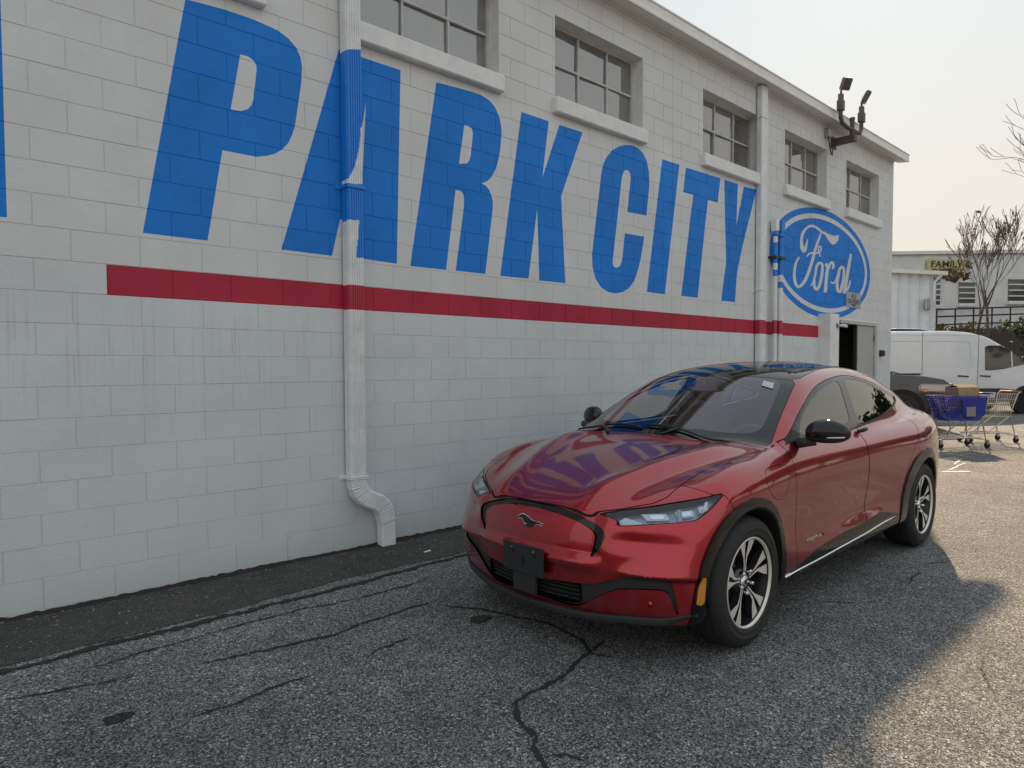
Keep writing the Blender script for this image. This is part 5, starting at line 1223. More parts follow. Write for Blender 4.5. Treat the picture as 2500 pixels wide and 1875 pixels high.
def car_materials():
    # metallic red: dark tinted base with flakes under a clear coat
    m, t, b, out = nodes('red_paint'); MAT['red_paint'] = m
    tc = N(t, 'ShaderNodeTexCoord'); ge = N(t, 'ShaderNodeNewGeometry')
    vo = N(t, 'ShaderNodeTexVoronoi', Scale=900.); t.links.new(tc.outputs['Object'], vo.inputs['Vector'])
    lw = N(t, 'ShaderNodeLayerWeight', Blend=.35)
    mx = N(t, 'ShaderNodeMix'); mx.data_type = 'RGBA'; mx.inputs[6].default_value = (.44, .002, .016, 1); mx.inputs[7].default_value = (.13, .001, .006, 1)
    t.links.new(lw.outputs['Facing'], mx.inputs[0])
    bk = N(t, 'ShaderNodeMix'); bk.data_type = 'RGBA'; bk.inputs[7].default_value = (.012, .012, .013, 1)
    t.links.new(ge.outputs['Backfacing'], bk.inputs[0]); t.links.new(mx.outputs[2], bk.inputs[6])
    # road dust thinning out upwards
    sz = N(t, 'ShaderNodeSeparateXYZ'); t.links.new(tc.outputs['Object'], sz.inputs[0])
    dr = N(t, 'ShaderNodeMapRange'); dr.inputs['From Min'].default_value = .62; dr.inputs['From Max'].default_value = .22; dr.inputs['To Max'].default_value = .55; t.links.new(sz.outputs[2], dr.inputs['Value'])
    dn = N(t, 'ShaderNodeTexNoise', Scale=9., Detail=7., Roughness=.7); t.links.new(tc.outputs['Object'], dn.inputs['Vector'])
    d2 = N(t, 'ShaderNodeMapRange'); d2.inputs['From Min'].default_value = .40; d2.inputs['From Max'].default_value = .72; t.links.new(dn.outputs['Fac'], d2.inputs['Value'])
    dm = N(t, 'ShaderNodeMath', operation='MULTIPLY'); t.links.new(dr.outputs[0], dm.inputs[0]); t.links.new(d2.outputs[0], dm.inputs[1])
    du = N(t, 'ShaderNodeMix'); du.data_type = 'RGBA'; du.inputs[7].default_value = (.16, .12, .10, 1); t.links.new(dm.outputs[0], du.inputs[0]); t.links.new(bk.outputs[2], du.inputs[6])
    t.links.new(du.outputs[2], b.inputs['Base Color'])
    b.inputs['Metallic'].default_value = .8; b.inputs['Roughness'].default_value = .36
    b.inputs['Coat Weight'].default_value = 1; b.inputs['Coat Roughness'].default_value = .012; b.inputs['Coat IOR'].default_value = 1.6
    # faint orange peel in the coat, flake sparkle in the base
    sp = N(t, 'ShaderNodeVectorMath'); sp.operation = 'SUBTRACT'; sp.inputs[1].default_value = (.5, .5, .5)
    t.links.new(vo.outputs['Color'], sp.inputs[0])
    sl = N(t, 'ShaderNodeVectorMath'); sl.operation = 'SCALE'; sl.inputs['Scale'].default_value = .10; t.links.new(sp.outputs[0], sl.inputs[0])
    ad = N(t, 'ShaderNodeVectorMath'); ad.operation = 'ADD'; t.links.new(ge.outputs['Normal'], ad.inputs[0]); t.links.new(sl.outputs[0], ad.inputs[1])
    nm = N(t, 'ShaderNodeVectorMath'); nm.operation = 'NORMALIZE'; t.links.new(ad.outputs[0], nm.inputs[0]); t.links.new(nm.outputs[0], b.inputs['Normal'])
    nz = N(t, 'ShaderNodeTexNoise', Scale=140., Detail=1.); t.links.new(tc.outputs['Object'], nz.inputs['Vector'])
    bp = N(t, 'ShaderNodeBump', Strength=1., Distance=.00003); t.links.new(nz.outputs['Fac'], bp.inputs['Height']); t.links.new(bp.outputs[0], b.inputs['Coat Normal'])
    simple('gloss_black', (.004, .004, .005), .04, coat=.0, spec=.5)
    simple('satin_black', (.013, .013, .014), .32, noise=.2)
    simple('matte_black', (.022, .023, .025), .62, noise=.25, nscale=30, bumpv=.0006, bscale=420)
    simple('seam_black', (.004, .004, .004), .8)
    simple('liner_black', (.010, .010, .011), .9, noise=.3)
    simple('tyre_rubber', (.016, .016, .017), .72, noise=.35, nscale=14, bumpv=.0005, bscale=300)
    simple('machined_alloy', (.74, .71, .66), .38, metal=.35, noise=.06, nscale=40)
    simple('dark_alloy', (.030, .032, .038), .28, metal=.3, coat=.5)
    simple('chrome', (.72, .72, .72), .08, metal=1.)
    simple('brake_steel', (.16, .155, .15), .4, metal=1., noise=.3, nscale=20)
    simple('caliper_red', (.25, .03, .02), .45)
    simple('amber_lens', (.62, .22, .015), .22, coat=.8)
    simple('interior_black', (.022, .021, .023), .7, noise=.3, nscale=20)
    simple('seat_leather', (.085, .055, .058), .55, noise=.25, nscale=25)
    simple('lamp_housing', (.27, .31, .37), .28, metal=.6)
    simple('lamp_white', (.62, .66, .70), .25)
    simple('lamp_reflector', (.75, .78, .82), .07, metal=1.)
    simple('plate_black', (.018, .020, .024), .5, noise=.3, nscale=40, bumpv=.0004, bscale=300)
    simple('sticker', (.42, .50, .46), .4)
    glass('windshield_glass', (.80, .80, .82), 1.9, coat=(.97, .89, 1.))
    glass('door_glass', (.50, .56, .50), 1.95, coat=(1., .98, .90))
    glass('privacy_glass', (.07, .075, .07), 2.0, coat=(1., .98, .90))
    glass('lamp_lens', (.86, .90, .95), 1.55)

POSE = (2.35165, -2.41264, .015736, 1.02235)
def build_wheel(name, car, x, side):
    """side -1 faces the driver side (local -y out)"""
    w = empty(name, (x, side*.80, FRZ)); w.parent = car
    if side > 0: w.rotation_euler = (0, 0, math.pi)
    R = .357; hw = .112
    prof = [(.232, -hw+.006), (.243, -hw-.004), (.258, -hw-.011), (.262, -hw-.0145), (.266, -hw-.0125), (.290, -hw-.0165), (.294, -hw-.019), (.300, -hw-.0155), (.315, -hw-.013), (.334, -hw-.002), (.346, -hw+.014), (.352, -hw+.026)]
    tread = []
    for yy, g in ((-.075, 0), (-.072, .007), (-.064, .007), (-.061, 0), (-.030, 0), (-.027, .008), (-.016, .008), (-.013, 0), (.013, 0), (.016, .008), (.027, .008), (.030, 0), (.061, 0), (.064, .007), (.072, .007), (.075, 0)):
        tread.append((R-g-abs(yy)*.03, yy))
    full = prof+tread+[(r, -h) for r, h in prof[::-1]]
    n = 120; V = []; Fc = []
    k = len(full)
    for i in range(n):
        t = 2*math.pi*i/n
        for j, (r, h) in enumerate(full):
            if 9 <= j <= 12 and i % 2: r -= .0035         # shoulder sipes
            V.append((r*math.cos(t), h, r*math.sin(t)))
    for i in range(n):
        for j in range(k-1):
            a = i*k+j; b = ((i+1) % n)*k+j; Fc.append((a, a+1, b+1, b))
    ty = mesh('tyre', V, Fc, MAT['tyre_rubber'], w, True); autosmooth(ty, 40)
    mb = MB()                                         # raised letters ring and rim flange
    rim = empty('rim'); rim.parent = w
    mb.lathe([(.233, -hw+.002), (.246, -hw-.004), (.243, -hw-.009), (.237, -hw-.008), (.2315, -hw+.004)], 72, 'y')
    o = mb.build('rim_lip', MAT['machined_alloy'], w, True)
    mb = MB(); mb.lathe([(.2325, -hw+.003), (.226, -hw+.03), (.212, -.03), (.205, .03), (.215, hw-.01)], 60, 'y')
    mb.lathe([(.215, .05), (.05, .05)], 40, 'y')
    mb.build('rim_barrel', MAT['satin_black'], w, True)
    bpy.data.objects.remove(rim)
    mb = MB(); mb.lathe([(.172, .005), (.172, -.012), (.168, -.015), (.075, -.015), (.07, -.03), (.0, -.03)], 48, 'y'); mb.build('brake_disc', MAT['brake_steel'], w, True)
    mb = MB()
    for a0 in np.linspace(-.42, .42, 7): pass
    ang = math.radians(128)
    mb.lathe([(.118, -.03), (.125, -.046), (.178, -.046), (.183, -.03)], 10, 'y', ang=.75)
    cal = mb.build('brake_caliper', MAT['caliper_red'] if x > .1 or True else MAT['brake_steel'], w, True); cal.rotation_euler = (0, -ang, 0)
    yf = -hw+.012                                     # face plane of the spokes
    def P(r, t_, d, a):
        # tangential offset t_ at radius r, depth d behind the face, arm angle a
        dish = .020*(1-min(r/.235, 1))**1.5
        return (r*math.cos(a)-t_*math.sin(a), yf+dish+d, r*math.sin(a)+t_*math.cos(a))
    for i in range(5):
        a = math.radians(90+72*i)
        sp = MB()
        for s in (-1, 1):
            kx = .010                                  # kink of the thin inner bars
            bl = [(.052, .0035*s+.000), (.100, .0045*s+kx*.55), (.128, .0060*s+kx), (.180, .0130*s+kx*.6), (.2335, .0195*s), (.2320, .0860*s), (.2180, .0800*s), (.170, .0480*s+kx*.4), (.135, .0215*s+kx), (.100, .0135*s+kx*.55), (.052, .0125*s)]
            if s < 0: bl = bl[::-1]
            n_ = len(bl); V = [P(r, t_, 0, a) for r, t_ in bl]+[P(r, t_, .022+.02*(r < .2), a) for r, t_ in bl]
            tri = tess(bl)
            sp.add(V, [t for t in tri], 0)
            sp.add(V, [(q, (q+1) % n_, (q+1) % n_+n_, q+n_) for q in range(n_)], 1)
        o = sp.build('spoke', [MAT['machined_alloy'], MAT['dark_alloy']], w)
        pk = MB(); bl = [(.05, -.012), (.10, -.012+.006), (.135, -.016+.008), (.232, -.05), (.232, .05), (.135, .016+.008), (.10, .012+.006), (.05, .012)]
        V = [P(r, t_, .016, a) for r, t_ in bl]+[P(r, t_, .05, a) for r, t_ in bl]; n_ = len(bl)
        pk.add(V, [t for t in tess(bl)]+[(q, (q+1) % n_, (q+1) % n_+n_, q+n_) for q in range(n_)], 0)
        pk.build('spoke_backing', MAT['gloss_black'], w)
        b2 = a+math.radians(36)
        ln = MB(); c = P(.062, 0, -.012, b2)
        ln.lathe([(.0, -.008), (.007, -.008), (.0105, -.002), (.0105, .03)], 10, 'y', c=c)
        ln.build('lug_nut', MAT['chrome'], w, True)
    mb = MB(); mb.lathe([(.0, .0), (.030, .0), (.0335, .004), (.036, .03)], 28, 'y', c=(0, yf+.006, 0)); mb.build('centre_cap', MAT['lamp_reflector'], w, True)
    mb = MB(); mb.lathe([(.034, .012), (.075, .016), (.08, .05)], 30, 'y', c=(0, yf+.006, 0)); mb.build('hub', MAT['dark_alloy'], w, True)
    hz = [(-.016, .004), (-.010, .011), (-.002, .008), (.006, .009), (.016, .014), (.012, .004), (.006, .0), (.007, -.012), (.002, -.006), (-.004, -.002), (-.006, -.012), (-.011, -.003)]
    mb = MB(); mb.prism(hz[::-1], yf+.0035, yf+.006, lambda u, v, d: (u, d, v)); mb.build('cap_emblem', MAT['satin_black'], w)
    return w

HORSE = [(490,1130),(505,1118),(522,1098),(545,1092),(575,1103),(600,1112),(612,1128),(650,1142),(680,1152),(700,1146),(722,1158),(747,1158),(735,1172),(712,1174),(698,1162),(684,1168),(672,1185),(655,1200),(640,1212),(618,1222),(600,1216),(578,1218),(566,1205),(578,1196),(600,1198),(592,1188),(566,1178),(556,1160),(548,1142),(530,1136),(508,1144)]
def build_car():
    car = empty('parked_car', (POSE[0], POSE[1], 0), POSE[2], 'glossy red four-door crossover parked alongside the white block wall', 'car')
    car.scale = (POSE[3],)*3
    body = surface_net(.0118)
    gaps = []
    def cut(M, proj, poly, cond=None, g=.0052, sm=1):
        """-> panel, rest; a strip of width g round the panel goes to the seams"""
        V = M[0]
        P2 = {'top': V[:, [0, 1]], 'side': V[:, [0, 2]], 'front': V[:, [1, 2]]}[proj]
        poly = chaikin(poly, sm) if sm else np.asarray(poly, float)
        phi = poly_sdf(P2, poly)
        if cond is not None: phi = np.maximum(phi, cond(V))
        ins, rest = split(M, phi)
        if g and len(ins[2]):
            V = ins[0]; P2 = {'top': V[:, [0, 1]], 'side': V[:, [0, 2]], 'front': V[:, [1, 2]]}[proj]
            phi = poly_sdf(P2, poly)
            if cond is not None: phi = np.maximum(phi, cond(V))
            # keep the seam width even on slanted surfaces
            ins, gp = split(ins, phi+g)
            if len(gp[2]): gaps.append(gp)
        return ins, rest
    Z = lambda z: (lambda V: z-V[:, 2])
    # underside and wheel wells
    V = body[0]
    r0 = np.minimum(np.hypot(V[:, 0], V[:, 2]-FRZ), np.hypot(V[:, 0]-WB, V[:, 2]-FRZ))-FR
    liner, body = split(body, np.maximum(r0-.0035, .585-V[:, 1]))
    V = body[0]; under, body = split(body, np.maximum(V[:, 2]-(.225+.045*sstep(.5, .85, V[:, 1])*sstep(-.6, -.3, V[:, 0])), body[1][:, 2]+.35))
    # glass house
    ws = [(.292, -.2), (.292, 0), (.305, .22), (.362, .48), (.462, .70), (.508, .770), (.72, .716), (1.05, .643), (1.285, .590), (1.215, .49), (1.125, .25), (1.09, 0), (1.09, -.2)]
    wsp, body = cut(body, 'top', ws, Z(1.0), .004, 1)
    cen, frit = split(wsp, poly_sdf(wsp[0][:, [0, 1]], chaikin([(.385, -.2), (.385, 0), (.41, .25), (.475, .48), (.56, .62), (.64, .655), (.80, .625), (1.05, .565), (1.20, .515), (1.17, .42), (1.12, .2), (1.10, 0), (1.10, -.2)], 3)))
    rf = [(1.094, -.2), (1.094, 0), (1.129, .25), (1.219, .49), (1.289, .588), (1.50, .570), (1.82, .530), (2.2, .492), (2.6, .468), (3.0, .452), (3.35, .435), (3.60, .40), (3.62, 0), (3.62, -.2)]
    roof, body = cut(body, 'top', rf, Z(1.1), .004, 1)
    rp1, roof2 = split(roof, roof[0][:, 0]-1.76); _, roof2 = split(roof2, roof2[0][:, 0]-1.768); rp2, rgl = split(roof2, roof2[0][:, 0]-2.80)
    dlo = [(.60, 1.040), (.80, 1.132), (1.01, 1.233), (1.28, 1.341), (1.555, 1.409), (1.97, 1.452), (2.25, 1.444), (2.56, 1.396), (2.885, 1.324), (3.17, 1.252), (3.12, 1.205), (2.93, 1.178), (2.43, 1.117), (1.85, 1.072), (1.5, 1.056), (1.0, 1.046)]
    cy4 = lambda V: .45-V[:, 1]
    trim, body = cut(body, 'side', dlo, cy4, .004, 1)
    fg, trim = cut(trim, 'side', [(.84, 1.082), (.955, 1.175), (1.17, 1.270), (1.49, 1.364), (1.80, 1.410), (1.865, 1.402), (1.80, 1.29), (1.70, 1.090), (1.2, 1.075)], None, 0, 1)
    rg, trim = cut(trim, 'side', [(2.00, 1.418), (2.10, 1.425), (2.35, 1.403), (2.66, 1.349), (2.69, 1.30), (2.680, 1.160), (2.19, 1.112), (1.86, 1.098), (1.91, 1.251)], None, 0, 1)
    qg, trim = cut(trim, 'side', [(2.745, 1.335), (2.85, 1.302), (3.10, 1.243), (3.05, 1.21), (2.86, 1.182), (2.745, 1.183)], None, 0, 1)
    belt, trim = cut(trim, 'side', [(.62, 1.030), (1.0, 1.040), (1.5, 1.05), (1.85, 1.066), (2.43, 1.110), (2.93, 1.17), (3.12, 1.20), (3.2, 1.26), (3.12, 1.262), (3.07, 1.216), (2.93, 1.192), (2.43, 1.1285), (1.85, 1.085), (1.5, 1.068), (1.0, 1.057), (.66, 1.05)], None, 0, 0)
    # nose
    ring = [(-.2, .764), (0, .764), (.17, .764), (.29, .744), (.37, .720), (.45, .697), (.486, .670), (.486, .643), (.468, .594), (.42, .533), (.410, .55), (.422, .588), (.430, .642), (.418, .662), (.37, .688), (.285, .713), (.14, .733), (0, .738), (-.2, .738)]
    fx = lambda V: V[:, 0]+.35
    rng, body = cut(body, 'front', ring, fx, 0, 1)
    hl = [(-.676, .757), (-.60, .790), (-.50, .821), (-.388, .848), (-.250, .872), (-.236, .864), (-.305, .826), (-.425, .760), (-.455, .750), (-.504, .744), (-.594, .728), (-.673, .705), (-.660, .722), (-.655, .740)]
    lamp, body = cut(body, 'side', hl, lambda V: .36-V[:, 1], .004, 1)
    hood = [(-.712, -.2), (-.712, 0), (-.705, .17), (-.698, .29), (-.690, .37), (-.668, .42), (-.600, .545), (-.490, .692), (-.332, .703), (-.131, .710), (.096, .726), (.284, .758), (.480, .790), (.47, .725), (.40, .60), (.34, .45), (.285, .2), (.272, 0), (.272, -.2)]
    hd, body = cut(body, 'top', hood, Z(.70), .0058, 1)
    low = [(-.2, .375), (0, .375), (.166, .378), (.37, .392), (.453, .406), (.517, .435), (.582, .458), (.676, .474), (.765, .478), (.792, .468), (.802, .432), (.808, .381), (.817, .285), (.808, .285), (.797, .341), (.783, .393), (.767, .409), (.732, .411), (.639, .404), (.557, .392), (.491, .359), (.419, .314), (.367, .275), (.30, .253), (.15, .262), (0, .265), (-.2, .265)]
    lt, body = cut(body, 'front', low, fx, 0, 1)
    mouth, lt = cut(lt, 'front', [(-.2, .368), (.355, .384), (.352, .288), (.30, .272), (-.2, .278)], None, 0, 0)
    # arch trims and sills
    fa = [(-.484, .15), (-.484, .295), (-.478, .406), (-.455, .52), (-.442, .561), (-.387, .662), (-.31, .731), (-.201, .781), (-.073, .815), (.053, .816), (.167, .787), (.273, .727), (.36, .640), (.41, .56), (.437, .47), (.448, .38), (.45, .15), (.3, .15), (-.3, .15)]
    ra = [(2.43, .15), (2.428, .369), (2.488, .562), (2.555, .690), (2.66, .775), (2.80, .826), (2.94, .838), (3.06, .826), (3.17, .780), (3.28, .69), (3.36, .58), (3.41, .45), (3.43, .15)]
    cs = lambda V: .62-V[:, 1]
    a1, body = cut(body, 'side', fa, cs, 0, 1); a2, body = cut(body, 'side', ra, cs, 0, 1)
    amb, a1 = cut(a1, 'side', [(-.452, .480), (-.424, .474), (-.424, .35), (-.440, .335), (-.470, .345), (-.466, .42)], None, 0, 0)
    sill = [(.452, .10), (.452, .278), (.627, .305), (.766, .346), (.929, .378), (1.254, .402), (1.71, .414), (1.958, .428), (2.081, .428), (2.253, .398), (2.426, .368), (2.43, .10)]
    sl, body = cut(body, 'side', sill, cs, 0, 1)
    # doors, flap, bumper
    fd = [(.600, 1.06), (.575, .95), (.560, .90), (.576, .74), (.598, .52), (.622, .30), (1.70, .30), (1.762, .455), (1.767, .682), (1.738, .80), (1.723, .924), (1.752, 1.007), (1.79, 1.085), (1.2, 1.2)]
    door1, body = cut(body, 'side', fd, lambda V: .62-V[:, 1], .0055, 0)
    rd = [(1.70, .30), (1.762, .455), (1.767, .682), (1.738, .80), (1.723, .924), (1.752, 1.007), (1.79, 1.085), (2.4, 1.20), (2.99, 1.185), (2.93, 1.08), (2.79, .985), (2.62, .86), (2.52, .73), (2.46, .56), (2.43, .40), (2.42, .30)]
    door2, body = cut(body, 'side', rd, lambda V: .62-V[:, 1], .0055, 0)
    flap, body = cut(body, 'side', [(.21, .935), (.26, .950), (.40, .952), (.47, .946), (.492, .92), (.486, .866), (.45, .81), (.39, .765), (.34, .756), (.28, .770), (.22, .805), (.188, .85), (.190, .905)], lambda V: .7-V[:, 1], .0035, 2)
    bum, body = cut(body, 'side', [(-1.2, .0), (-1.2, 1.1), (-.55, 1.1), (-.30, .868), (-.236, .860), (-.185, .785), (-.20, .70), (-.30, .0)], None, .004, 0)
    # ---- objects
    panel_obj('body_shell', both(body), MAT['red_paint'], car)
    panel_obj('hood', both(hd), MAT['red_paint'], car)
    bumper = panel_obj('front_bumper', both(bum), MAT['red_paint'], car)
    panel_obj('panel_seam', both(offset(merge(gaps), -.006)), MAT['seam_black'], car)
    panel_obj('underbody', both(merge([under, liner])), MAT['liner_black'], car)
    wsh = panel_obj('windshield', both(offset(cen, -.002)), MAT['windshield_glass'], car)
    panel_obj('windshield_border', both(offset(frit, -.002)), MAT['gloss_black'], wsh)
    panel_obj('roof_panel', both(offset(rp1, -.001)), MAT['gloss_black'], car); panel_obj('roof_panel', both(offset(rp2, -.001)), MAT['gloss_black'], car)
    panel_obj('rear_window', both(offset(rgl, -.002)), MAT['gloss_black'], car)
    for s, f in ((-1, mirror), (1, lambda m: m)):
        d1 = panel_obj('front_door', f(door1), MAT['red_paint'], car); d2 = panel_obj('rear_door', f(door2), MAT['red_paint'], car)
        if s < 0: nd = d1; nd2 = d2
        panel_obj('door_window', f(offset(fg, -.003)), MAT['door_glass'], d1); panel_obj('door_window', f(offset(rg, -.003)), MAT['privacy_glass'], d2)
        panel_obj('quarter_window', f(offset(qg, -.003)), MAT['privacy_glass'], car)
        panel_obj('window_trim', f(offset(trim, -.001)), MAT['gloss_black'], car); panel_obj('belt_moulding', f(slab(belt, .003)), MAT['satin_black'], car)
        panel_obj('wheel_arch_trim', f(slab(a1, .011, -.02)), MAT['gloss_black'], car); panel_obj('wheel_arch_trim', f(slab(a2, .011, -.02)), MAT['gloss_black'], car)
        panel_obj('side_marker', f(slab(amb, .012, -.005)), MAT['amber_lens'], car)
        panel_obj('sill_cladding', f(slab(sl, .005, -.01)), MAT['gloss_black'], car)
        if s < 0: panel_obj('charge_flap', f(flap), MAT['red_paint'], car)
        else: panel_obj('fender_panel', f(flap), MAT['red_paint'], car)
        h = empty('headlight'); h.parent = car
        bpy.data.objects.remove(h)
        hb = panel_obj('headlight', f(offset(lamp, -.002)), MAT['lamp_lens'], car)
        panel_obj('lamp_housing', f(offset(lamp, -.052)), MAT['lamp_housing'], hb)
        rimm = slab(lamp, -.003, -.052); nb = len(lamp[2])
        panel_obj('lamp_bezel', f(compact((rimm[0], rimm[1], rimm[2][nb:]))), MAT['satin_black'], hb)
        # inner lamp pieces follow the lens surface
        def lens_point(x, z):
            V = lamp[0]; i = np.argmin((V[:, 0]-x)**2+(V[:, 2]-z)**2); return V[i], lamp[1][i]
        def piece(name, poly, d, th, mat):
            ins, _ = split(lamp, poly_sdf(lamp[0][:, [0, 2]], poly))
            if len(ins[2]): panel_obj(name, f(slab(offset(ins, d), th, -.02)), mat, hb)
        piece('lamp_bar', [(-.665, .712), (-.60, .735), (-.625, .762), (-.648, .744)], -.034, .008, MAT['lamp_white'])
        for (x0, x1) in ((-.575, -.505), (-.485, -.435)):
            piece('lamp_bar', [(x0, .735+.10*(x0+.57)), (x1, .737+.10*(x1+.57)), (x1+.004, .746+.12*(x1+.57)), (x0+.004, .744+.12*(x0+.57))], -.030, .010, MAT['lamp_white'])
        for (x0, x1, zc) in ((-.585, -.520, .773), (-.490, -.425, .791), (-.395, -.345, .812)):
            piece('projector', [(x0, zc-.018), (x1, zc-.008), (x1+.008, zc+.022), (x0+.008, zc+.014)], -.044, .014, MAT['lamp_white'])
            piece('projector_eye', [(x0+.016, zc-.010), (x1-.010, zc-.004), (x1-.006, zc+.014), (x0+.020, zc+.008)], -.034, .008, MAT['lamp_reflector'])
        piece('lamp_fin', [(-.508, .742), (-.497, .742), (-.455, .812), (-.472, .808)], -.028, .010, MAT['lamp_housing'])
        piece('lamp_fin', [(-.40, .785), (-.385, .79), (-.325, .845), (-.345, .842)], -.028, .010, MAT['lamp_white'])
    panel_obj('grille_surround', both(slab(rng, -.010, .0, True)), MAT['gloss_black'], bumper)
    panel_obj('lower_trim', both(slab(lt, -.014, .0, True)), MAT['matte_black'], bumper)
    panel_obj('lower_grille', both(slab(mouth, -.05, -.014, True)), MAT['seam_black'], bumper)
    for zc in (.294, .318, .342, .364):                     # slats of the lower grille
        pts = []
        mbs = MB(); ys = np.linspace(-.36, .36, 25)
        for y in ys:
            ax = abs(y)
            x = -.295+float(pchip(NZ, NX, np.array([zc]))[0])-.490*math.sqrt(1-(ax/.955)**1.86)
            pts.append((x, y))
        V = []; Fc = []
        for (x, y) in pts: V += [(x+.018, y, zc-.0045), (x+.018, y, zc+.0045), (x+.05, y, zc+.009), (x+.05, y, zc)]
        for i in range(len(pts)-1):
            for j in range(4): Fc.append((i*4+j, i*4+(j+1) % 4, i*4+4+(j+1) % 4, i*4+4+j))
        mesh('grille_slat', V, Fc, MAT['liner_black'], bumper)
    # splitter lip
    V = []; Fc = []; yy = np.linspace(-.885, .885, 81)
    for y in yy:
        ay = abs(y); e = math.sqrt(max(1-(min(ay, .93)/.945)**1.86, .0))
        zt = .236+.028*float(sstep(.30, .75, np.array(ay)))+.03*float(sstep(.72, .89, np.array(ay))); x = -.285-.480*e
        zb = zt-.038+.020*float(sstep(.72, .89, np.array(ay)))
        V += [(x+.03, y, zt+.004), (x-.012, y, zt), (x-.016, y, zt-.008), (x-.006, y, zb), (x+.09, y, zb-.004)]
    for i in range(len(yy)-1):
        for j in range(4): a = i*5+j; Fc.append((a, a+1, a+6, a+5))
    autosmooth(mesh('front_splitter', V, Fc, MAT['matte_black'], bumper, True), 50)
    # bright strip along the sills, sills' lower faces
    for s in (-1, 1):
        V = []; Fc = []; xs = np.linspace(.46, 2.30, 60)
        for x in xs:
            zc = float(pchip([.45, .64, .87, 1.25, 1.7, 2.04, 2.30], [.279, .290, .298, .315, .332, .353, .366], np.array([x]))[0])
            yb = float(_G['W'](np.array([x]), np.array([zc]))[0])
            hh = .0065*(1 if x < 2.05 else max(0.1, (2.30-x)/.25))
            V += [(x, s*(yb-.004), zc+hh), (x, s*(yb+.011), zc+hh*.6), (x, s*(yb+.012), zc-hh*.6), (x, s*(yb-.004), zc-hh)]
        for i in range(len(xs)-1):
            for j in range(3):
                q = (i*4+j, i*4+j+1, i*4+j+5, i*4+j+4); Fc.append(q if s > 0 else q[::-1])
        mesh('sill_strip', V, Fc, MAT['chrome'], car, True)
    # mirrors
    for s in (-1, 1):
        V = []; Fc = []; nu, nv = 36, 22
        for i in range(nu):
            t = 2*math.pi*i/nu
            for j in range(nv+1):
                p = -math.pi/2+math.pi*j/nv
                cx, cyy, cz = math.cos(p)*math.cos(t), math.sin(p), math.cos(p)*math.sin(t)
                sg = lambda v, q: math.copysign(abs(v)**q, v)
                x = .085*sg(cx, .85); y = .118*sg(cyy, .72); z = .078*sg(cz, .75)
                # flatter mirror side (x+), tapering towards the outer tip
                if x > 0: x *= .35
                k = 1-.30*max(0, (y+.0)/.118)**2 if y > 0 else 1-.10*(y/.118)**2
                z = z*k+.010*(1-(y/.118)**2); z = z if z > 0 else z*.86
                x = x*(1-.18*max(0, y/.118))+.035*(y/.118)
                V.append(((.815 if s < 0 else .95)+x, s*((.995 if s < 0 else .955)+y), 1.110+z))
        k = nv+1
        for i in range(nu):
            for j in range(nv):
                q = (i*k+j, i*k+j+1, ((i+1) % nu)*k+j+1, ((i+1) % nu)*k+j); Fc.append(q if s < 0 else q[::-1])
        lowf = [f for f in Fc if sum(V[i][2] for i in f)/4 < 1.090]; upf = [f for f in Fc if f not in set(lowf)]
        mr = empty('side_mirror'); mr.parent = car; bpy.data.objects.remove(mr)
        mo = mesh('side_mirror', V, upf, MAT['gloss_black'], car, True)
        mesh('mirror_base', V, lowf, MAT['matte_black'], mo, True)
        mb = MB(); mb.tube([(.745, s*.83, 1.045), (.765, s*.88, 1.053), (.79, s*.93, 1.062)], [.034, .030, .028], 12); mb.build('mirror_arm', MAT['matte_black'], mo, True)
        mb = MB(); mb.tube([(.815-.070*math.cos(a), s*(.995+.108*math.sin(a)*1.0), 1.090+.004*a) for a in np.linspace(-.5, 1.25, 12)], .0045, 6); mb.build('turn_signal', MAT['lamp_white'], mo, True)
        mb = MB(); mb.add([(.63, s*.812, 1.042), (.80, s*.823, 1.048), (.86, s*.800, 1.095), (.80, s*.782, 1.125)], [(0, 1, 2, 3)] if s < 0 else [(3, 2, 1, 0)]); mb.build('mirror_sail', MAT['matte_black'], mo)
    # wheels
    for x in (0., WB):
        for s in (-1, 1): build_wheel('wheel', car, x, s)
    # plate bracket on the bumper
    pb = MB(); pb.box(-.824, -.812, -.165, .150, .386, .546, bev=.003)
    plate = pb.build('plate_bracket', MAT['plate_black'], car)
    hp = MB()
    for (y, z) in ((.075, .520), (-.095, .520)):
        hp = MB(); hp.lathe([(0, -.004), (.007, -.004), (.008, .002)], 10, 'x', c=(-.825, y, z)); hp.build('plate_screw', MAT['chrome'], plate)
    hp = MB()
    for (y, z, ry, rz) in ((.062, .500, .010, .016), (-.105, .500, .010, .016), (-.015, .455, .013, .024)):
        hp.add([(-.8250, y+ry*math.cos(t), z+rz*math.sin(t)) for t in np.linspace(0, 2*math.pi, 13)[:-1]], [tuple(range(11, -1, -1))])
    hp.build('plate_slot', MAT['seam_black'], plate)
    pm = MB(); pm.box(-.816, -.800, -.10, .075, .285, .392); pm.build('plate_mount', MAT['matte_black'], plate)
    # running horse emblem: outline plate and a dark inlay, both lying on the grille panel
    def front_x(y, z):
        a, b = -1.0, -.3
        for _ in range(40):
            m_ = (a+b)/2
            if car_F(np.array([m_]), np.array([y]), np.array([z]))[0] > 0: a = m_
            else: b = m_
        return a
    hv = []
    for (px, py) in HORSE: hv.append((-(px-618)/255*.205-.004, .664-(py-1155)/130*.062+(px-618)/255*.0))
    c0 = np.mean(hv, 0)
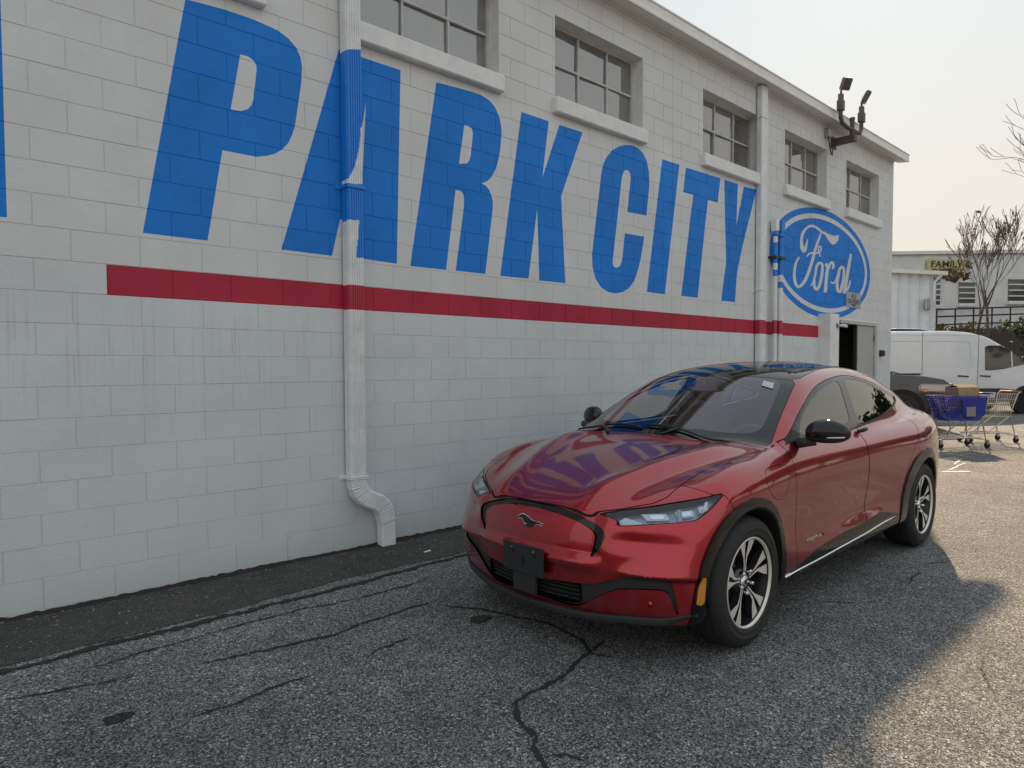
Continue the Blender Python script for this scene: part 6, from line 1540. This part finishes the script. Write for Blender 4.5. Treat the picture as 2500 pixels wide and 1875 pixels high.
    def emblem(sc_, d0, d1, name, mat):
        # grow/shrink by moving the outline along its normals
        pts = np.array(hv); n_ = len(pts); out_ = []
        ar = sum(pts[i-1][0]*pts[i][1]-pts[i][0]*pts[i-1][1] for i in range(n_))
        for i in range(n_):
            e = pts[(i+1) % n_]-pts[i-1]; nn = np.array([e[1], -e[0]])/np.linalg.norm(e)*(1 if ar > 0 else -1); out_.append(tuple(pts[i]+nn*sc_))
        if ar < 0: out_ = out_[::-1]
        mb = MB(); mb.prism(out_, d0, d1, lambda u, v, d: (front_x(u, v)-d, u, v)); return mb.build(name, mat, em if name != 'emblem' else car)
    em = None
    em = emblem(.0042, -.004, .004, 'emblem', MAT['chrome']); emblem(-.0005, .003, .0062, 'emblem_inlay', MAT['gloss_black'])
    # sensors
    for (y, z) in ((-.70, .335), (.70, .335)):
        x = front_x(y, z); mb = MB(); mb.lathe([(0, -.003), (.013, -.002), (.016, .004)], 18, 'x', c=(x, y, z)); mb.build('parking_sensor', MAT['red_paint'], bumper, True)
    # badge on the front door
    def side_y(x, z): return -float(_G['W'](np.array([x]), np.array([z]))[0])-.001
    try:
        for txt, x0, z0, size, mat in (('mach-e', .742, .440, .058, 'chrome'), ('x', .985, .442, .040, 'satin_black')):
            cu = bpy.data.curves.new('badge', 'FONT'); cu.body = txt; cu.size = size; cu.extrude = .002; cu.offset = .0008; cu.shear = .25; cu.space_character = 1.05
            tmp = bpy.data.objects.new('tmp', cu); COL.objects.link(tmp)
            dg = bpy.context.evaluated_depsgraph_get(); me = bpy.data.meshes.new_from_object(tmp.evaluated_get(dg)); bpy.data.objects.remove(tmp)
            wdt = max(v.co.x for v in me.vertices); k = (.225/wdt) if txt == 'mach-e' else 1
            for v in me.vertices:
                u = x0+v.co.x*k; zz = z0+v.co.y*.62; v.co = (u, side_y(u, zz)-.002-v.co.z, zz)
            me.materials.clear(); me.materials.append(MAT[mat]); link('door_badge', me, nd)
    except Exception as ex: print('badge', ex)
    # latch wing, antenna, wipers, sticker
    mb = MB(); mb.tube([(1.735, -.832, 1.048), (1.76, -.858, 1.058), (1.80, -.866, 1.066), (1.84, -.848, 1.070)], [.010, .015, .016, .008], 10); mb.build('door_latch', MAT['gloss_black'], nd2, True)
    an = MB(); V = []
    for i, (x, h, wd) in enumerate(((2.56, .0, .010), (2.60, .028, .024), (2.66, .062, .028), (2.70, .070, .026), (2.735, .060, .022), (2.745, .0, .026))):
        zb = 1.513
        V += [(x, -wd, zb-.01), (x, -wd*.55, zb+h*.75), (x, 0, zb+h), (x, wd*.55, zb+h*.75), (x, wd, zb-.01)]
    Fc = [(i*5+j, i*5+j+1, i*5+j+6, i*5+j+5) for i in range(5) for j in range(4)]
    mesh('roof_antenna', V, Fc, MAT['satin_silver'] if 'satin_silver' in MAT else simple('satin_silver', (.42, .40, .37), .35, metal=.4), car, True)
    def ws_pt(x, y, lift=.008):
        a, b = .9, 1.7
        for _ in range(40):
            m_ = (a+b)/2
            if car_F(np.array([x]), np.array([y]), np.array([m_]))[0] < 0: a = m_
            else: b = m_
        return (x, y, b+lift)
    for (p0, p1, pv) in (((.330, -.60), (.370, .02), (.300, -.10)), ((.345, .05), (.42, .66), (.305, .30))):
        mb = MB(); pts = [ws_pt(p0[0]+(p1[0]-p0[0])*t+.02*math.sin(t*3.1), p0[1]+(p1[1]-p0[1])*t, .014) for t in np.linspace(0, 1, 14)]
        mb.tube(pts, .007, 6); mid = pts[8]; mb.tube([(pv[0], pv[1], 1.072), ((pv[0]+mid[0])/2, (pv[1]+mid[1])/2, 1.098), mid], [.012, .009, .007], 6)
        mb.build('wiper', MAT['satin_black'], car, True)
    mb = MB(); ss = [ws_pt(x, y, .004) for (x, y) in ((1.055, -.445), (1.055, -.525), (1.130, -.500), (1.125, -.425))]; mb.add(ss, [(0, 1, 2, 3)]); mb.build('sticker', MAT['sticker'], wsh)
    # cowl under the wipers
    V = []; Fc = []; yy = np.linspace(-.78, .78, 40)
    for y in yy: x = .27+.34*y*y; V += [(x-.012, y, 1.030-.02*y*y), (x+.09, y, 1.052-.01*y*y)]
    for i in range(39): Fc.append((i*2, i*2+2, i*2+3, i*2+1))
    mesh('cowl_panel', V, Fc, MAT['matte_black'], car)
    # cabin
    mb = MB(); mb.box(.35, 3.3, -.74, .74, .30, .42); mb.box(.30, .55, -.74, .74, .42, .93); mb.box(2.62, 3.35, -.66, .66, .42, .98)
    for s in (-1, 1): mb.box(.5, 3.0, s*.80-.04, s*.80+.04, .42, 1.0)
    mb.build('cabin_floor', MAT['interior_black'], car)
    mb = MB(); prof = [(.40, .96), (.60, 1.005), (.82, 1.015), (.93, .985), (.95, .90), (.88, .72), (.60, .68)]
    mb.prism(prof, -.72, .72, lambda u, v, d: (u, d, v)); mb.build('dashboard', MAT['interior_black'], car)
    mb = MB(); mb.box(.90, .915, -.10, .12, .80, 1.075, bev=.004); mb.build('screen', MAT['gloss_black'], car)
    mb = MB(); mb.tube([(1.02+.055*math.sin(t), -.37+.175*math.cos(t), .94+.165*math.sin(t)) for t in np.linspace(0, 2*math.pi, 33)[:-1]], .016, 8, closed=True); mb.tube([(.9, -.37, .90), (1.01, -.37, .935)], .035, 8); mb.build('steering_wheel', MAT['seat_leather'], car, True)
    def seat(x, y, wd):
        mb = MB(); mb.box(x-.25, x+.27, y-wd, y+wd, .50, .68, bev=.05)
        M4 = Matrix.Translation((x+.22, y, .62))@Matrix.Rotation(math.radians(16), 4, 'Y')
        mb.box(-.07, .07, -wd, wd, 0, .60, bev=.05, M=M4); o = mb.build('seat', MAT['seat_leather'], car)
        if wd < .4:
            mb = MB(); mb.box(-.05, .05, -.13, .13, .64, .80, bev=.035, M=M4); autosmooth(mb.build('headrest', MAT['seat_leather'], o), 50)
        autosmooth(o, 50)
    seat(1.33, -.37, .25); seat(1.33, .37, .25); seat(2.33, 0, .62)
    mb = MB(); mb.box(1.02, 1.05, -.12, .12, 1.335, 1.40, bev=.01); mb.tube([(1.04, 0, 1.39), (1.09, 0, 1.44)], .012, 6); mb.build('rearview_mirror', MAT['satin_black'], car)
    return car
car_materials(); build_wall(); build_downpipes(); build_floodlight(); build_door(); build_ground()
build_back(); build_across()
build_car()
